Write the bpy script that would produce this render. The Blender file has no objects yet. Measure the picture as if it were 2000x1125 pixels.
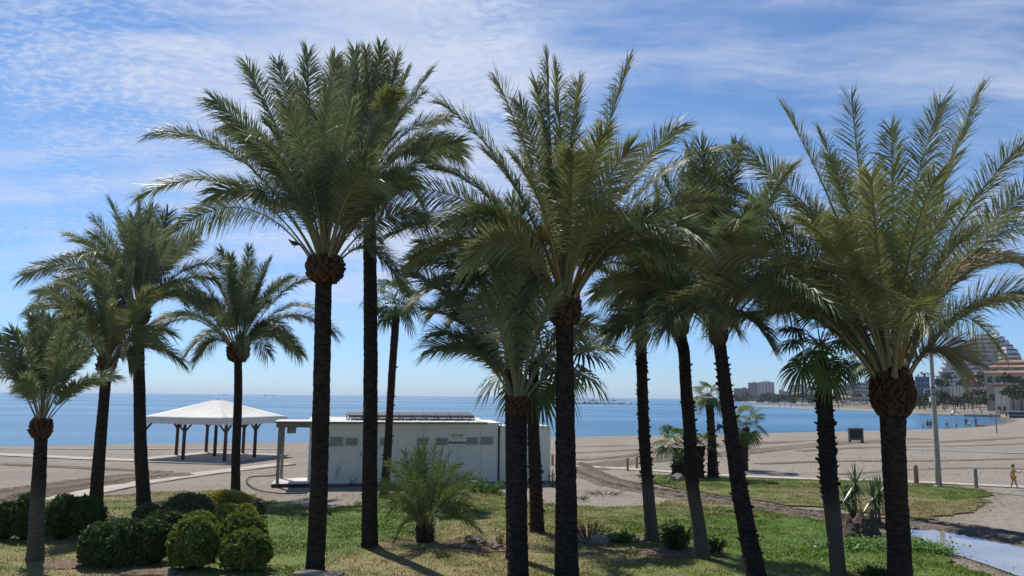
import bpy, math, random
import numpy as np
from mathutils import Vector, Matrix, geometry
from mathutils import noise as mnoise

scene = bpy.context.scene
COL = scene.collection
R = math.radians
# ------------------------------------------------------------------ camera
F = 1511.0; CX, CY = 1000.0, 562.5; H = 4.5
PITCH = math.atan((774.5 - 562.5) / F); ROLL = R(0.57)
cam_rot = (Matrix.Rotation(math.pi / 2 + PITCH, 3, 'X') @ Matrix.Rotation(ROLL, 3, 'Z'))
cam = bpy.data.cameras.new('camera')
cam.sensor_width = 36; cam.lens = 36 * F / 2000
cam.clip_start = 0.1; cam.clip_end = 60000
camo = bpy.data.objects.new('camera', cam); COL.objects.link(camo)
camo.matrix_world = Matrix.Translation((0, 0, H)) @ cam_rot.to_4x4()
scene.camera = camo

def ray(px, py):
    return cam_rot @ Vector(((px - CX) / F, (CY - py) / F, -1.0))
def G(px, py, z=0.0):
    r = ray(px, py); return Vector((0, 0, H)) + r * ((z - H) / r.z)
def at(px, py, Y):
    r = ray(px, py); return Vector((0, 0, H)) + r * (Y / r.y)
def wd(npx, Y):
    return npx * Y / F

# ------------------------------------------------------------------ light
SUN_EL = R(56); SUN_AZ = R(-35)          # azimuth from +Y, negative = left of the view
sun_dir = Vector((math.sin(SUN_AZ) * math.cos(SUN_EL), math.cos(SUN_AZ) * math.cos(SUN_EL), math.sin(SUN_EL)))
sl = bpy.data.lights.new('sun', 'SUN'); sl.energy = 4.3; sl.angle = R(0.55); sl.color = (1.0, 0.95, 0.87)
slo = bpy.data.objects.new('sun', sl); COL.objects.link(slo)
slo.rotation_euler = (-sun_dir).to_track_quat('-Z', 'Y').to_euler()

world = bpy.data.worlds.new('World'); scene.world = world; world.use_nodes = True
nt = world.node_tree; nt.nodes.clear()
class NT:
    """small helper to write node trees"""
    def __init__(s, tree): s.t = tree
    def n(s, typ, **kw):
        nd = s.t.nodes.new(typ)
        ins = kw.pop('ins', {})
        for k, v in kw.items(): setattr(nd, k, v)
        for k, v in ins.items():
            if isinstance(v, bpy.types.NodeSocket): s.t.links.new(v, nd.inputs[k])
            else: nd.inputs[k].default_value = v
        return nd
    def math(s, op, a, b=0.0, c=0.0, clamp=False):
        return s.n('ShaderNodeMath', operation=op, use_clamp=clamp, ins={0: a, 1: b, 2: c}).outputs[0]
    def noise(s, vec, scale, detail=4, rough=0.55, dist=0.0, w=None):
        nd = s.n('ShaderNodeTexNoise', ins={'Scale': scale, 'Detail': detail, 'Roughness': rough, 'Distortion': dist})
        if vec is not None: s.t.links.new(vec, nd.inputs['Vector'])
        return nd.outputs['Fac']
    def ramp(s, fac, lo, hi, a=0.0, b=1.0):
        return s.n('ShaderNodeMapRange', interpolation_type='SMOOTHSTEP', ins={0: fac, 1: lo, 2: hi, 3: a, 4: b}).outputs[0]
    def mix(s, fac, a, b):
        return s.n('ShaderNodeMix', data_type='RGBA', ins={0: fac, 6: a, 7: b}).outputs[2]
    def mapping(s, vec, scale=(1, 1, 1), rot=(0, 0, 0), loc=(0, 0, 0)):
        return s.n('ShaderNodeMapping', ins={'Vector': vec, 'Scale': scale, 'Rotation': rot, 'Location': loc}).outputs[0]

w = NT(nt)
sky = w.n('ShaderNodeTexSky', sky_type='NISHITA', sun_disc=False, sun_elevation=SUN_EL, sun_rotation=SUN_AZ,
          air_density=1.0, dust_density=0.1, ozone_density=3.0, altitude=0)
geo = w.n('ShaderNodeTexCoord').outputs['Generated']
sep = w.n('ShaderNodeSeparateXYZ', ins={0: geo})
X, Y_, Z_ = sep.outputs
zc = w.math('MAXIMUM', Z_, 0.0)
den = w.math('ADD', zc, 0.12)
pl = w.n('ShaderNodeCombineXYZ', ins={0: w.math('DIVIDE', X, den), 1: w.math('DIVIDE', Y_, den), 2: 0.0}).outputs[0]
# altocumulus ripples, cirrus streaks and a milky veil
warp = w.n('ShaderNodeTexNoise', ins={'Vector': pl, 'Scale': 1.3, 'Detail': 3.0})
plw = w.n('ShaderNodeVectorMath', operation='MULTIPLY_ADD', ins={0: warp.outputs['Color'], 1: (0.30, 0.30, 0), 2: pl}).outputs[0]
big = w.noise(w.mapping(plw, (1, 1.5, 1), (0, 0, R(24)), (0.4, 9.1, 0)), 1.15, 7, 0.62)
streak = w.noise(w.mapping(plw, (0.7, 3.2, 1), (0, 0, R(-16)), (2.0, 0.4, 0)), 1.6, 9, 0.66)
rip = w.noise(w.mapping(plw, (1, 1.6, 1), (0, 0, R(-25))), 30.0, 3, 0.55, 0.3)
def toward(px, py, lo, hi):      # closeness of the view direction to one part of the sky
    d = w.n('ShaderNodeVectorMath', operation='DOT_PRODUCT', ins={0: geo, 1: tuple(ray(px, py).normalized())}).outputs['Value']
    return w.ramp(d, lo, hi)
bank = toward(60, 20, 0.70, 0.99)
cov = w.math('ADD', w.math('MULTIPLY', bank, 0.20), w.math('MULTIPLY_ADD', big, 1.15, -0.20))
cov = w.math('ADD', cov, w.math('MULTIPLY', toward(640, 430, 0.90, 0.995), 0.13))
cov = w.math('ADD', cov, w.math('MULTIPLY', toward(1250, 0, 0.78, 0.985), 0.20))
cov = w.math('ADD', cov, w.math('MULTIPLY', w.math('SUBTRACT', streak, 0.5), 1.0))
dens = w.ramp(cov, 0.40, 1.08)
rip_on = w.math('MULTIPLY', w.ramp(w.noise(plw, 1.8, 2), 0.38, 0.6), w.ramp(bank, 0.25, 0.8))
dens = w.math('ADD', dens, w.math('MULTIPLY', w.math('SUBTRACT', w.ramp(rip, 0.38, 0.66), 0.45), w.math('MULTIPLY', rip_on, 0.42)), clamp=True)
lowfade = w.ramp(zc, 0.03, 0.16)
dens = w.math('MULTIPLY', w.math('MULTIPLY', dens, lowfade), 0.86)
tint = w.n('ShaderNodeMix', data_type='RGBA', blend_type='MULTIPLY', ins={0: 1.0, 6: sky.outputs[0], 7: (0.82, 0.95, 1.09, 1)}).outputs[2]
hzf = w.ramp(zc, 0.0, 0.30)
tint = w.n('ShaderNodeMix', data_type='RGBA', blend_type='MULTIPLY', ins={0: 1.0, 6: tint, 7: w.mix(hzf, (0.66, 0.80, 1.08, 1), (0.96, 0.98, 1.0, 1))}).outputs[2]
skyc = w.mix(dens, tint, (5.9, 6.4, 7.8, 1))
bg = w.n('ShaderNodeBackground', ins={'Color': skyc, 'Strength': 0.097})
out = w.n('ShaderNodeOutputWorld', ins={'Surface': bg.outputs[0]})
scene.view_settings.view_transform = 'Standard'; scene.view_settings.look = 'None'
scene.view_settings.exposure = 0.25; scene.view_settings.gamma = 1.0
scene.view_settings.use_curve_mapping = False

random.seed(7); rng = np.random.default_rng(11)

# ------------------------------------------------------------------ object helpers
def tag(o, label=None, cat=None, group=None, kind=None):
    if label: o['label'] = label
    if cat: o['category'] = cat
    if group: o['group'] = group
    if kind: o['kind'] = kind
    return o
def link(name, me, mats=None, parent=None, loc=None):
    o = bpy.data.objects.new(name, me); COL.objects.link(o)
    if mats is not None and me is not None and len(me.materials) == 0:
        for m in (mats if isinstance(mats, (list, tuple)) else [mats]): me.materials.append(m)
    if parent is not None: o.parent = parent
    if loc is not None: o.location = loc
    return o
def thing(name, label, cat, loc=(0, 0, 0), rz=0.0, group=None):
    o = bpy.data.objects.new(name, None); COL.objects.link(o)
    o.location = loc; o.rotation_euler = (0, 0, rz); o.empty_display_size = 0.3
    return tag(o, label, cat, group)
def npmesh(name, v, quads=None, tris=None, mq=None, mt=None, smooth=False):
    """mesh from numpy arrays; mq / mt are material indices for the quads / tris"""
    me = bpy.data.meshes.new(name)
    v = np.asarray(v, dtype=np.float32)
    q = np.zeros((0, 4), int) if quads is None or len(quads) == 0 else np.asarray(quads, int)
    t = np.zeros((0, 3), int) if tris is None or len(tris) == 0 else np.asarray(tris, int)
    me.vertices.add(len(v)); me.vertices.foreach_set('co', v.ravel())
    loops = np.concatenate([q.ravel(), t.ravel()]).astype(np.int32)
    me.loops.add(len(loops)); me.loops.foreach_set('vertex_index', loops)
    npoly = len(q) + len(t)
    me.polygons.add(npoly)
    start = np.concatenate([np.arange(len(q)) * 4, len(q) * 4 + np.arange(len(t)) * 3]).astype(np.int32)
    me.polygons.foreach_set('loop_start', start)
    if mq is not None or mt is not None:
        a = np.zeros(len(q), int) if mq is None else np.broadcast_to(mq, (len(q),))
        b = np.zeros(len(t), int) if mt is None else np.broadcast_to(mt, (len(t),))
        me.polygons.foreach_set('material_index', np.concatenate([a, b]).astype(np.int32))
    me.polygons.foreach_set('use_smooth', np.full(npoly, smooth))
    me.update(calc_edges=True)
    return me
class MB:
    """collects simple shapes into one mesh"""
    def __init__(s): s.v = []; s.f = []; s.m = []
    def add(s, vs, fs, m=0):
        o = len(s.v); s.v += [tuple(p) for p in vs]; s.f += [tuple(i + o for i in f) for f in fs]; s.m += [m] * len(fs); return s
    def box(s, c, size, rz=0.0, m=0, taper=1.0, rot=None):
        hx, hy, hz = size[0] / 2, size[1] / 2, size[2] / 2
        M = rot if rot is not None else Matrix.Rotation(rz, 3, 'Z')
        vs = []
        for z, k in ((-hz, 1.0), (hz, taper)):
            for x, y in ((-hx, -hy), (hx, -hy), (hx, hy), (-hx, hy)):
                vs.append(Vector(c) + M @ Vector((x * k, y * k, z)))
        return s.add(vs, [(3, 2, 1, 0), (4, 5, 6, 7), (0, 1, 5, 4), (1, 2, 6, 5), (2, 3, 7, 6), (3, 0, 4, 7)], m)
    def beam(s, a, b, wx, wy, m=0):
        a = Vector(a); b = Vector(b); d = b - a
        q = d.to_track_quat('Z', 'Y').to_matrix()
        return s.box((a + b) / 2, (wx, wy, d.length), m=m, rot=q)
    def tube(s, pts, rad, n=8, m=0, cap=True):
        pts = [Vector(p) for p in pts]; k = len(pts)
        rad = rad if isinstance(rad, (list, tuple)) else [rad] * k
        vs = []; fs = []
        for i, p in enumerate(pts):
            d = (pts[min(i + 1, k - 1)] - pts[max(i - 1, 0)]).normalized()
            x = d.orthogonal().normalized() if i == 0 else (x - d * x.dot(d)).normalized()
            y = d.cross(x)
            for j in range(n):
                a = 2 * math.pi * j / n
                vs.append(p + (x * math.cos(a) + y * math.sin(a)) * rad[i])
        for i in range(k - 1):
            for j in range(n):
                fs.append((i * n + j, i * n + (j + 1) % n, (i + 1) * n + (j + 1) % n, (i + 1) * n + j))
        if cap:
            fs.append(tuple(range(n))[::-1]); fs.append(tuple((k - 1) * n + j for j in range(n)))
        return s.add(vs, fs, m)
    def prism(s, poly, z0, z1, m=0):
        n = len(poly); vs = [(p[0], p[1], z0) for p in poly] + [(p[0], p[1], z1) for p in poly]
        fs = [tuple(range(n))[::-1], tuple(range(n, 2 * n))] + [(i, (i + 1) % n, n + (i + 1) % n, n + i) for i in range(n)]
        return s.add(vs, fs, m)
    def mesh(s, name, smooth=False):
        me = bpy.data.meshes.new(name); me.from_pydata(s.v, [], s.f)
        me.polygons.foreach_set('material_index', s.m)
        if smooth: me.polygons.foreach_set('use_smooth', [True] * len(s.f))
        me.update(); return me
    def build(s, name, mats, parent=None, smooth=False, loc=None):
        return link(name, s.mesh(name, smooth), mats, parent, loc)

# ------------------------------------------------------------------ materials
def material(name, col, col2=None, scale=3.0, rough=0.8, bump=0.0, bscale=None, spec=0.3, metal=0.0,
             trans=0.0, objvar=0.0, detail=5, stretch=(1, 1, 1), lo=0.35, hi=0.65, coords='Object', dirt=None):
    m = bpy.data.materials.new(name); m.use_nodes = True
    t = NT(m.node_tree); m.node_tree.nodes.clear()
    tc = t.n('ShaderNodeTexCoord').outputs[coords]
    vec = t.mapping(tc, stretch)
    c = tuple(col) + (1,)
    base = t.n('ShaderNodeRGB'); base.outputs[0].default_value = c; base = base.outputs[0]
    if col2 is not None:
        f = t.ramp(t.noise(vec, scale, detail, 0.6), lo, hi)
        base = t.mix(f, c, tuple(col2) + (1,))
    if dirt is not None:      # dirt = (colour, scale, lo, hi)
        f = t.ramp(t.noise(t.mapping(tc, (1, 1, 0.35)), dirt[1], 6, 0.65), dirt[2], dirt[3])
        base = t.mix(f, base, tuple(dirt[0]) + (1,))
    if objvar > 0:
        oi = t.n('ShaderNodeObjectInfo').outputs['Random']
        base = t.n('ShaderNodeHueSaturation', ins={'Color': base, 'Hue': t.math('MULTIPLY_ADD', oi, -0.045 * objvar, 0.5 + 0.022 * objvar),
                   'Value': t.math('MULTIPLY_ADD', oi, 0.6 * objvar, 1 - 0.3 * objvar)}).outputs[0]
    b = t.n('ShaderNodeBsdfPrincipled', ins={'Base Color': base, 'Roughness': rough, 'Metallic': metal, 'Specular IOR Level': spec})
    if bump > 0:
        h = t.noise(vec, bscale or scale * 4, 6, 0.65)
        t.t.links.new(t.n('ShaderNodeBump', ins={'Strength': bump, 'Distance': 0.05, 'Height': h}).outputs[0], b.inputs['Normal'])
    sh = b.outputs[0]
    if trans > 0:
        tr = t.n('ShaderNodeBsdfTranslucent', ins={'Color': t.n('ShaderNodeHueSaturation', ins={'Color': base, 'Value': 1.6, 'Saturation': 1.15}).outputs[0]})
        sh = t.n('ShaderNodeMixShader', ins={0: trans, 1: sh, 2: tr.outputs[0]}).outputs[0]
    t.n('ShaderNodeOutputMaterial', ins={'Surface': sh})
    return m

M = {}
M['leaf'] = material('date_palm_leaf', (0.145, 0.175, 0.078), (0.21, 0.235, 0.12), 1.2, rough=0.48, spec=0.4, trans=0.2, objvar=0.5)
M['leaf_olive'] = material('olive_palm_leaf', (0.165, 0.185, 0.068), (0.235, 0.245, 0.11), 1.2, rough=0.48, spec=0.4, trans=0.22, objvar=0.5)
M['leaf_young'] = material('young_palm_leaf', (0.10, 0.145, 0.045), (0.14, 0.18, 0.065), 1.2, rough=0.5, spec=0.35, trans=0.22, objvar=0.4)
M['dry_leaf'] = material('dry_palm_leaf', (0.42, 0.34, 0.19), (0.30, 0.23, 0.12), 2.0, rough=0.6, trans=0.15, objvar=0.2)
M['petiole'] = material('frond_stalk', (0.19, 0.185, 0.08), (0.25, 0.21, 0.11), 2.5, rough=0.5, spec=0.4, objvar=0.3)
M['flower'] = material('palm_flower_stalk', (0.48, 0.27, 0.05), (0.36, 0.26, 0.07), 4, rough=0.7, objvar=0.3)
M['bark'] = material('palm_bark', (0.026, 0.021, 0.019), (0.066, 0.050, 0.040), 7, rough=0.95, bump=0.9, bscale=30, spec=0.1, stretch=(1, 1, 2.2))
M['bark_red'] = material('palm_bark_reddish', (0.036, 0.024, 0.019), (0.088, 0.055, 0.040), 6, rough=0.95, bump=0.9, bscale=30, spec=0.1, stretch=(1, 1, 2.2))
def two_zone_bark(name, split, low, low2):
    m = M['bark'].copy(); m.name = name; t = NT(m.node_tree)
    b = m.node_tree.nodes['Principled BSDF']; src = b.inputs['Base Color'].links[0].from_socket
    tc = t.n('ShaderNodeTexCoord').outputs['Object']; z = t.n('ShaderNodeSeparateXYZ', ins={0: tc}).outputs[2]
    lowc = t.mix(t.ramp(t.noise(t.mapping(tc, (1, 1, 3)), 5, 6, 0.65), 0.35, 0.65), low + (1,), low2 + (1,))
    zz = t.math('ADD', z, t.math('MULTIPLY', t.math('SUBTRACT', t.noise(tc, 2.0, 3), 0.5), 0.9))
    t.t.links.new(t.mix(t.ramp(zz, split - .4, split + .4), lowc, src), b.inputs['Base Color'])
    return m
M['bark_grey'] = two_zone_bark('palm_bark_grey_foot', 1.9, (0.115, 0.09, 0.07), (0.17, 0.135, 0.105))
M['boss'] = material('leaf_base_fibre', (0.055, 0.028, 0.017), (0.03, 0.018, 0.013), 9, rough=0.95, bump=0.8, bscale=40, spec=0.1)
M['stub'] = material('cut_leaf_base', (0.075, 0.036, 0.022), (0.15, 0.085, 0.05), 16, rough=0.9, bump=0.5, bscale=40, spec=0.1, objvar=0.5)
M['fan'] = material('fan_palm_leaf', (0.062, 0.11, 0.024), (0.10, 0.145, 0.04), 1.5, rough=0.6, spec=0.25, trans=0.15, objvar=0.9)
M['fan_dark'] = material('dark_fan_palm_leaf', (0.045, 0.075, 0.032), (0.08, 0.11, 0.045), 1.5, rough=0.42, spec=0.5, trans=0.16, objvar=0.6)
M['bush'] = material('clipped_bush_leaf', (0.095, 0.135, 0.028), (0.165, 0.20, 0.046), 2.5, rough=0.7, spec=0.15, trans=0.2)
M['bush_dark'] = material('dark_bush_leaf', (0.045, 0.075, 0.022), (0.085, 0.12, 0.034), 2.5, rough=0.7, spec=0.15, trans=0.15)
M['bush_grey'] = material('grey_bush_leaf', (0.12, 0.12, 0.055), (0.19, 0.17, 0.09), 3, rough=0.75, trans=0.15)
M['bush_yellow'] = material('yellow_bush_leaf', (0.22, 0.22, 0.04), (0.36, 0.32, 0.08), 3, rough=0.75, trans=0.2)
M['dry_bush'] = material('dry_shrub_leaf', (0.17, 0.10, 0.06), (0.26, 0.17, 0.10), 5, rough=0.8, trans=0.1)
M['twig_core'] = material('shrub_twig_and_core', (0.03, 0.032, 0.016), (0.02, 0.022, 0.012), 12, rough=0.9)
M['herb'] = material('fresh_green_leaf', (0.09, 0.17, 0.035), (0.14, 0.23, 0.05), 5, rough=0.5, trans=0.25, objvar=0.3)
M['yucca'] = material('yucca_leaf', (0.055, 0.11, 0.04), (0.12, 0.17, 0.07), 4, rough=0.35, spec=0.5, trans=0.12, objvar=0.3)
M['wood'] = material('weathered_wood', (0.24, 0.19, 0.14), (0.34, 0.28, 0.21), 3, rough=0.85, bump=0.4, stretch=(1, 8, 8))
M['dark_wood'] = material('dark_stained_wood', (0.055, 0.030, 0.024), (0.09, 0.05, 0.038), 5, rough=0.7, bump=0.3, stretch=(3, 3, 0.6))
M['red_wood'] = material('reddish_post_wood', (0.30, 0.12, 0.065), (0.40, 0.26, 0.17), 4, rough=0.85, bump=0.3, stretch=(3, 3, 0.6))
M['canvas'] = material('white_canvas', (0.72, 0.69, 0.64), (0.66, 0.63, 0.58), 0.7, rough=0.75, trans=0.12)
M['wall'] = material('cream_panel_wall', (0.78, 0.73, 0.60), (0.72, 0.68, 0.57), 0.6, rough=0.7, dirt=((0.36, 0.34, 0.29), 1.1, 0.58, 0.80))
M['roofing'] = material('pale_metal_roof', (0.66, 0.65, 0.63), (0.55, 0.53, 0.50), 1.0, rough=0.6)
M['fascia'] = material('grey_roof_edge', (0.17, 0.16, 0.15), (0.24, 0.23, 0.21), 2.0, rough=0.6)
M['panel_frame'] = material('dark_metal_frame', (0.10, 0.085, 0.08), (0.16, 0.13, 0.12), 2.0, rough=0.5, metal=0.3)
M['solar'] = material('collector_glass', (0.07, 0.058, 0.06), (0.10, 0.08, 0.08), 1.0, rough=0.5, spec=0.3)
M['frosted'] = material('frosted_window', (0.20, 0.25, 0.22), (0.26, 0.31, 0.28), 2.0, rough=0.2, spec=0.6)
M['louvre'] = material('painted_louvre', (0.50, 0.49, 0.44), (0.44, 0.43, 0.39), 2.0, rough=0.6)
M['black'] = material('black_paint', (0.02, 0.02, 0.022), rough=0.5)
M['slat_shade'] = material('painted_recess_shade', (0.015, 0.015, 0.016), rough=0.9)
M['teal'] = material('teal_print', (0.25, 0.42, 0.44), rough=0.6)
M['blue_sign'] = material('blue_sign_paint', (0.03, 0.10, 0.40), rough=0.4)
M['white'] = material('white_paint', (0.78, 0.78, 0.76), (0.70, 0.70, 0.68), 1.5, rough=0.6)
M['deck'] = material('white_deck_board', (0.62, 0.59, 0.55), (0.50, 0.47, 0.43), 2.0, rough=0.75, stretch=(1, 6, 1))
M['grey_wood'] = material('grey_stained_post', (0.20, 0.18, 0.16), (0.28, 0.25, 0.22), 4, rough=0.8, stretch=(3, 3, 0.7))
M['pole'] = material('painted_lamp_pole', (0.36, 0.34, 0.31), (0.30, 0.28, 0.255), 2.0, rough=0.55)
M['rubber'] = material('black_rubber_hose', (0.04, 0.036, 0.033), rough=0.6)
M['soil'] = material('garden_soil', (0.16, 0.10, 0.07), (0.26, 0.19, 0.135), 6, rough=1.0, bump=1.0, bscale=25)
M['rock'] = material('pale_breakwater_rock', (0.42, 0.40, 0.37), (0.26, 0.25, 0.24), 0.4, rough=0.9)
M['stone'] = material('garden_stone', (0.34, 0.29, 0.25), (0.2, 0.17, 0.15), 6, rough=0.9, bump=0.5)
M['stump'] = material('dead_stump_fibre', (0.20, 0.14, 0.10), (0.09, 0.065, 0.05), 8, rough=1.0, bump=1.0, bscale=30, stretch=(2, 2, 0.7))
M['stump_dark'] = material('dark_dead_stump', (0.06, 0.048, 0.042), (0.11, 0.085, 0.07), 8, rough=1.0, bump=1.0, bscale=30)
M['concrete'] = material('pale_path_slab', (0.46, 0.41, 0.34), (0.38, 0.34, 0.285), 1.4, rough=0.9, bump=0.2, dirt=((0.34, 0.29, 0.235), 0.5, 0.45, 0.62))
M['skin'] = material('tanned_skin', (0.42, 0.24, 0.16), rough=0.55)
M['hair'] = material('dark_hair', (0.035, 0.022, 0.016), rough=0.7)
M['yellow'] = material('yellow_cloth', (0.72, 0.40, 0.05), (0.60, 0.30, 0.05), 9, rough=0.8)
M['navy'] = material('navy_cloth', (0.02, 0.035, 0.10), rough=0.85)
M['blackcloth'] = material('black_cloth', (0.02, 0.02, 0.025), rough=0.85)
M['blue'] = material('blue_cloth', (0.04, 0.11, 0.32), rough=0.85)
M['pink'] = material('pink_cloth', (0.62, 0.28, 0.30), (0.75, 0.70, 0.68), 8, rough=0.85)
M['whitecloth'] = material('white_cloth', (0.72, 0.70, 0.68), rough=0.85)
M['redcloth'] = material('red_cloth', (0.38, 0.05, 0.04), rough=0.85)
M['bird'] = material('dark_bird_plumage', (0.06, 0.055, 0.06), (0.10, 0.09, 0.095), 20, rough=0.7)
M['grass'] = material('grass_blade', (0.10, 0.14, 0.03), rough=0.6)
# ------------------------------------------------------------------ the ground, beach and sea
def chaikin(p, it=2, closed=False):
    p = [np.array(q[:2], float) for q in p]
    for _ in range(it):
        q = [] if closed else [p[0]]
        n = len(p)
        for i in range(n if closed else n - 1):
            a, b = p[i], p[(i + 1) % n]
            q += [a * .75 + b * .25, a * .25 + b * .75]
        if not closed: q.append(p[-1])
        p = q
    return np.array(p)
def gp(lst): return [tuple(G(x, y))[:2] for x, y in lst]
WL = 0.0   # water line drawn at z about 0
shore_near = gp([(-600, 866), (-200, 864), (0, 862), (150, 860), (300, 858), (600, 856), (850, 853), (1130, 846), (1330, 843),
              (1500, 840), (1640, 837), (1780, 834), (1860, 831), (1915, 826), (1950, 819), (1935, 813), (1860, 809), (1760, 805), (1690, 801),
              (1640, 798.5), (1560, 796.5), (1500, 794), (1455, 791.5), (1452, 790.3), (1500, 790), (1570, 791), (1600, 790), (1605, 788.2), (1560, 787.6), (1480, 786.6), (1424, 786.0)])
shore = chaikin(shore_near, 2)
far = [(840, 2600.0), (3300, 9000), (9000, 9000), (9000, -3000), (-4000, -3000), (-4000, shore[0][1])]
land = np.vstack([shore, np.array(far)])
def inside(P, poly):
    x, y = P[:, 0], P[:, 1]; r = np.zeros(len(P), bool); n = len(poly)
    for i in range(n):
        x1, y1 = poly[i]; x2, y2 = poly[(i + 1) % n]
        c = ((y1 > y) != (y2 > y))
        with np.errstate(divide='ignore', invalid='ignore'):
            xi = (x2 - x1) * (y - y1) / (y2 - y1) + x1
        r ^= c & (x < xi)
    return r
def dist_poly(P, poly, closed=True):
    d = np.full(len(P), 1e18); n = len(poly)
    for i in range(n if closed else n - 1):
        a = poly[i]; b = poly[(i + 1) % n]; ab = b - a; L = (ab ** 2).sum() + 1e-9
        t = np.clip(((P - a) @ ab) / L, 0, 1)
        q = a + t[:, None] * ab
        d = np.minimum(d, ((P - q) ** 2).sum(1))
    return np.sqrt(d)
def sdf(P, poly): return np.where(inside(P, poly), 1, -1) * dist_poly(P, poly)
def sstep(x, a, b):
    t = np.clip((x - a) / (b - a), 0, 1); return t * t * (3 - 2 * t)
def vnoise(P, s, seed=0):
    """cheap smooth noise from value lattice"""
    x = P[:, 0] / s + seed * 17.3; y = P[:, 1] / s + seed * 9.1
    xi = np.floor(x).astype(np.int64); yi = np.floor(y).astype(np.int64); fx = x - xi; fy = y - yi
    fx = fx * fx * (3 - 2 * fx); fy = fy * fy * (3 - 2 * fy)
    def h(a, b):
        n = (a * 374761393 + b * 668265263 + seed * 69069) & 0x7fffffff
        n = ((n ^ (n >> 13)) * 1274126177) & 0x7fffffff
        return (n & 0xffff) / 65535.0
    return (h(xi, yi) * (1 - fx) + h(xi + 1, yi) * fx) * (1 - fy) + (h(xi, yi + 1) * (1 - fx) + h(xi + 1, yi + 1) * fx) * fy
def fnoise(P, s, seed=0): return (vnoise(P, s, seed) * .5 + vnoise(P, s / 2.1, seed + 1) * .3 + vnoise(P, s / 4.3, seed + 2) * .2)

# lawn outlines, track, puddle on the ground plane
lawn_a = np.array(gp([(-500, 1055), (-60, 1005), (60, 985), (200, 966), (300, 962), (430, 961), (520, 974), (600, 990), (660, 992), (700, 985), (735, 968), (800, 962), (880, 953), (960, 955),
          (1000, 975), (1040, 985), (1130, 990), (1230, 992), (1300, 985), (1360, 978), (1440, 986), (1540, 1002), (1640, 1020), (1700, 1033),
          (1770, 1052), (1830, 1075), (1885, 1100), (1915, 1125), (1935, 1200)]) + [(14, 8), (-26, 8)])
lawn_b = np.array(gp([(1228, 934), (1262, 926), (1330, 928), (1420, 934), (1520, 936), (1640, 938), (1740, 941), (1830, 946), (1890, 951), (1925, 962), (1935, 975), (1915, 990), (1895, 1003),
          (1850, 1014), (1780, 1012), (1700, 1000), (1620, 990), (1540, 982), (1440, 972), (1370, 962), (1300, 950)]))
puddle_o = np.array(gp([(1765, 1033), (1790, 1029), (1840, 1032), (1900, 1041), (1960, 1052), (2040, 1068), (2120, 1090), (2080, 1104), (2000, 1097), (1960, 1104), (1935, 1094), (1880, 1076), (1830, 1062), (1785, 1050)]))
puddle_o = puddle_o.mean(0) + (puddle_o - puddle_o.mean(0)) * [1.04, 1.22]
track_pts = chaikin(gp([(1118, 905), (1160, 930), (1230, 950), (1330, 967), (1430, 981), (1540, 997), (1640, 1010), (1740, 1020), (1850, 1026), (1960, 1043), (2080, 1066)]), 3)
ltrack_pts = chaikin(gp([(-60, 985), (0, 966), (80, 955), (170, 943), (250, 933), (340, 924)]), 3)
beach_track = chaikin(gp([(1125, 918), (1180, 906), (1250, 898), (1330, 893), (1430, 884), (1540, 873), (1660, 863), (1800, 856)]), 3)
far_track = chaikin(gp([(1620, 860), (1750, 866), (1900, 860), (2060, 850)]), 3)

def ground_h(P):
    s = sdf(P, land)
    h = -0.05 + 0 * s
    h = h + 0.03 * (fnoise(P, 1.1, 3) - .5) * 2 * 0.6 + 0.05 * (fnoise(P, 9, 5) - .5)
    inl = np.maximum(sdf(P, lawn_a), sdf(P, lawn_b))
    h = np.where(inl > 0.0, np.minimum(h, -0.05), h)
    h = h - 0.16 * sstep(sdf(P, puddle_o), -0.55, 0.45)
    # beach crest, then down into the sea
    h = h - 0.42 * sstep(-s, -7, 0) - np.clip(-s, 0, 40) * 0.06 - np.clip(-s - 40, 0, 1e9) * 0.0005
    rise = np.clip((s - 45), 0, 380) * 0.036 * sstep(P[:, 1], 260, 380) * sstep(P[:, 0], 60, 200)
    h = h + rise + rise * 0.25 * (fnoise(P, 90, 8) - .5)
    return h
def hz(x, y): return float(ground_h(np.array([[x, y]]))[0])

ang = np.concatenate([np.arange(-40, 40, 0.25), np.arange(40, 320, 4.0)])
rad = [3.0]
while rad[-1] < 14000: rad.append(rad[-1] * 1.018)
rad = np.array(rad)
A, Rr = np.meshgrid(np.radians(ang), rad)
P = np.stack([np.sin(A) * Rr, np.cos(A) * Rr], -1).reshape(-1, 2)
hh = ground_h(P)
na, nr = len(ang), len(rad)
i = np.arange(nr - 1)[:, None] * na; j = np.arange(na)[None, :]; j2 = (j + 1) % na
quads = np.stack([i + j, i + j2, i + na + j2, i + na + j], -1).reshape(-1, 4)[:, ::-1]
gv = np.concatenate([P, hh[:, None]], 1)
gv = np.vstack([gv, [[0, 0, -0.05]]])
tris = np.stack([np.arange(na), np.full(na, len(gv) - 1), (np.arange(na) + 1) % na], -1)[:, ::-1]
me = npmesh('sand_ground', gv, quads, tris, smooth=True)

# attributes: how wet, how churned, how much town earth
sg = sdf(gv[:, :2], land)
dl = np.maximum(sdf(gv[:, :2], lawn_a), sdf(gv[:, :2], lawn_b))
att = np.zeros((len(gv), 4), np.float32)
att[:, 0] = np.clip(1.3 - np.abs(sg - 2.2) / 2.6, 0, 1) * (gv[:, 1] < 300) + np.clip(sstep(sdf(gv[:, :2], puddle_o), -1.1, -0.1), 0, 1)
att[:, 1] = sstep(gv[:, 1] + 0.0 * sg, 300, 520) * sstep(sg, 22, 45)
att[:, 2] = sstep(-np.abs(dl), -1.2, 0.0)
att[:, 3] = 1
ca = me.color_attributes.new('zones', 'FLOAT_COLOR', 'POINT'); ca.data.foreach_set('color', att.ravel())

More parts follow.
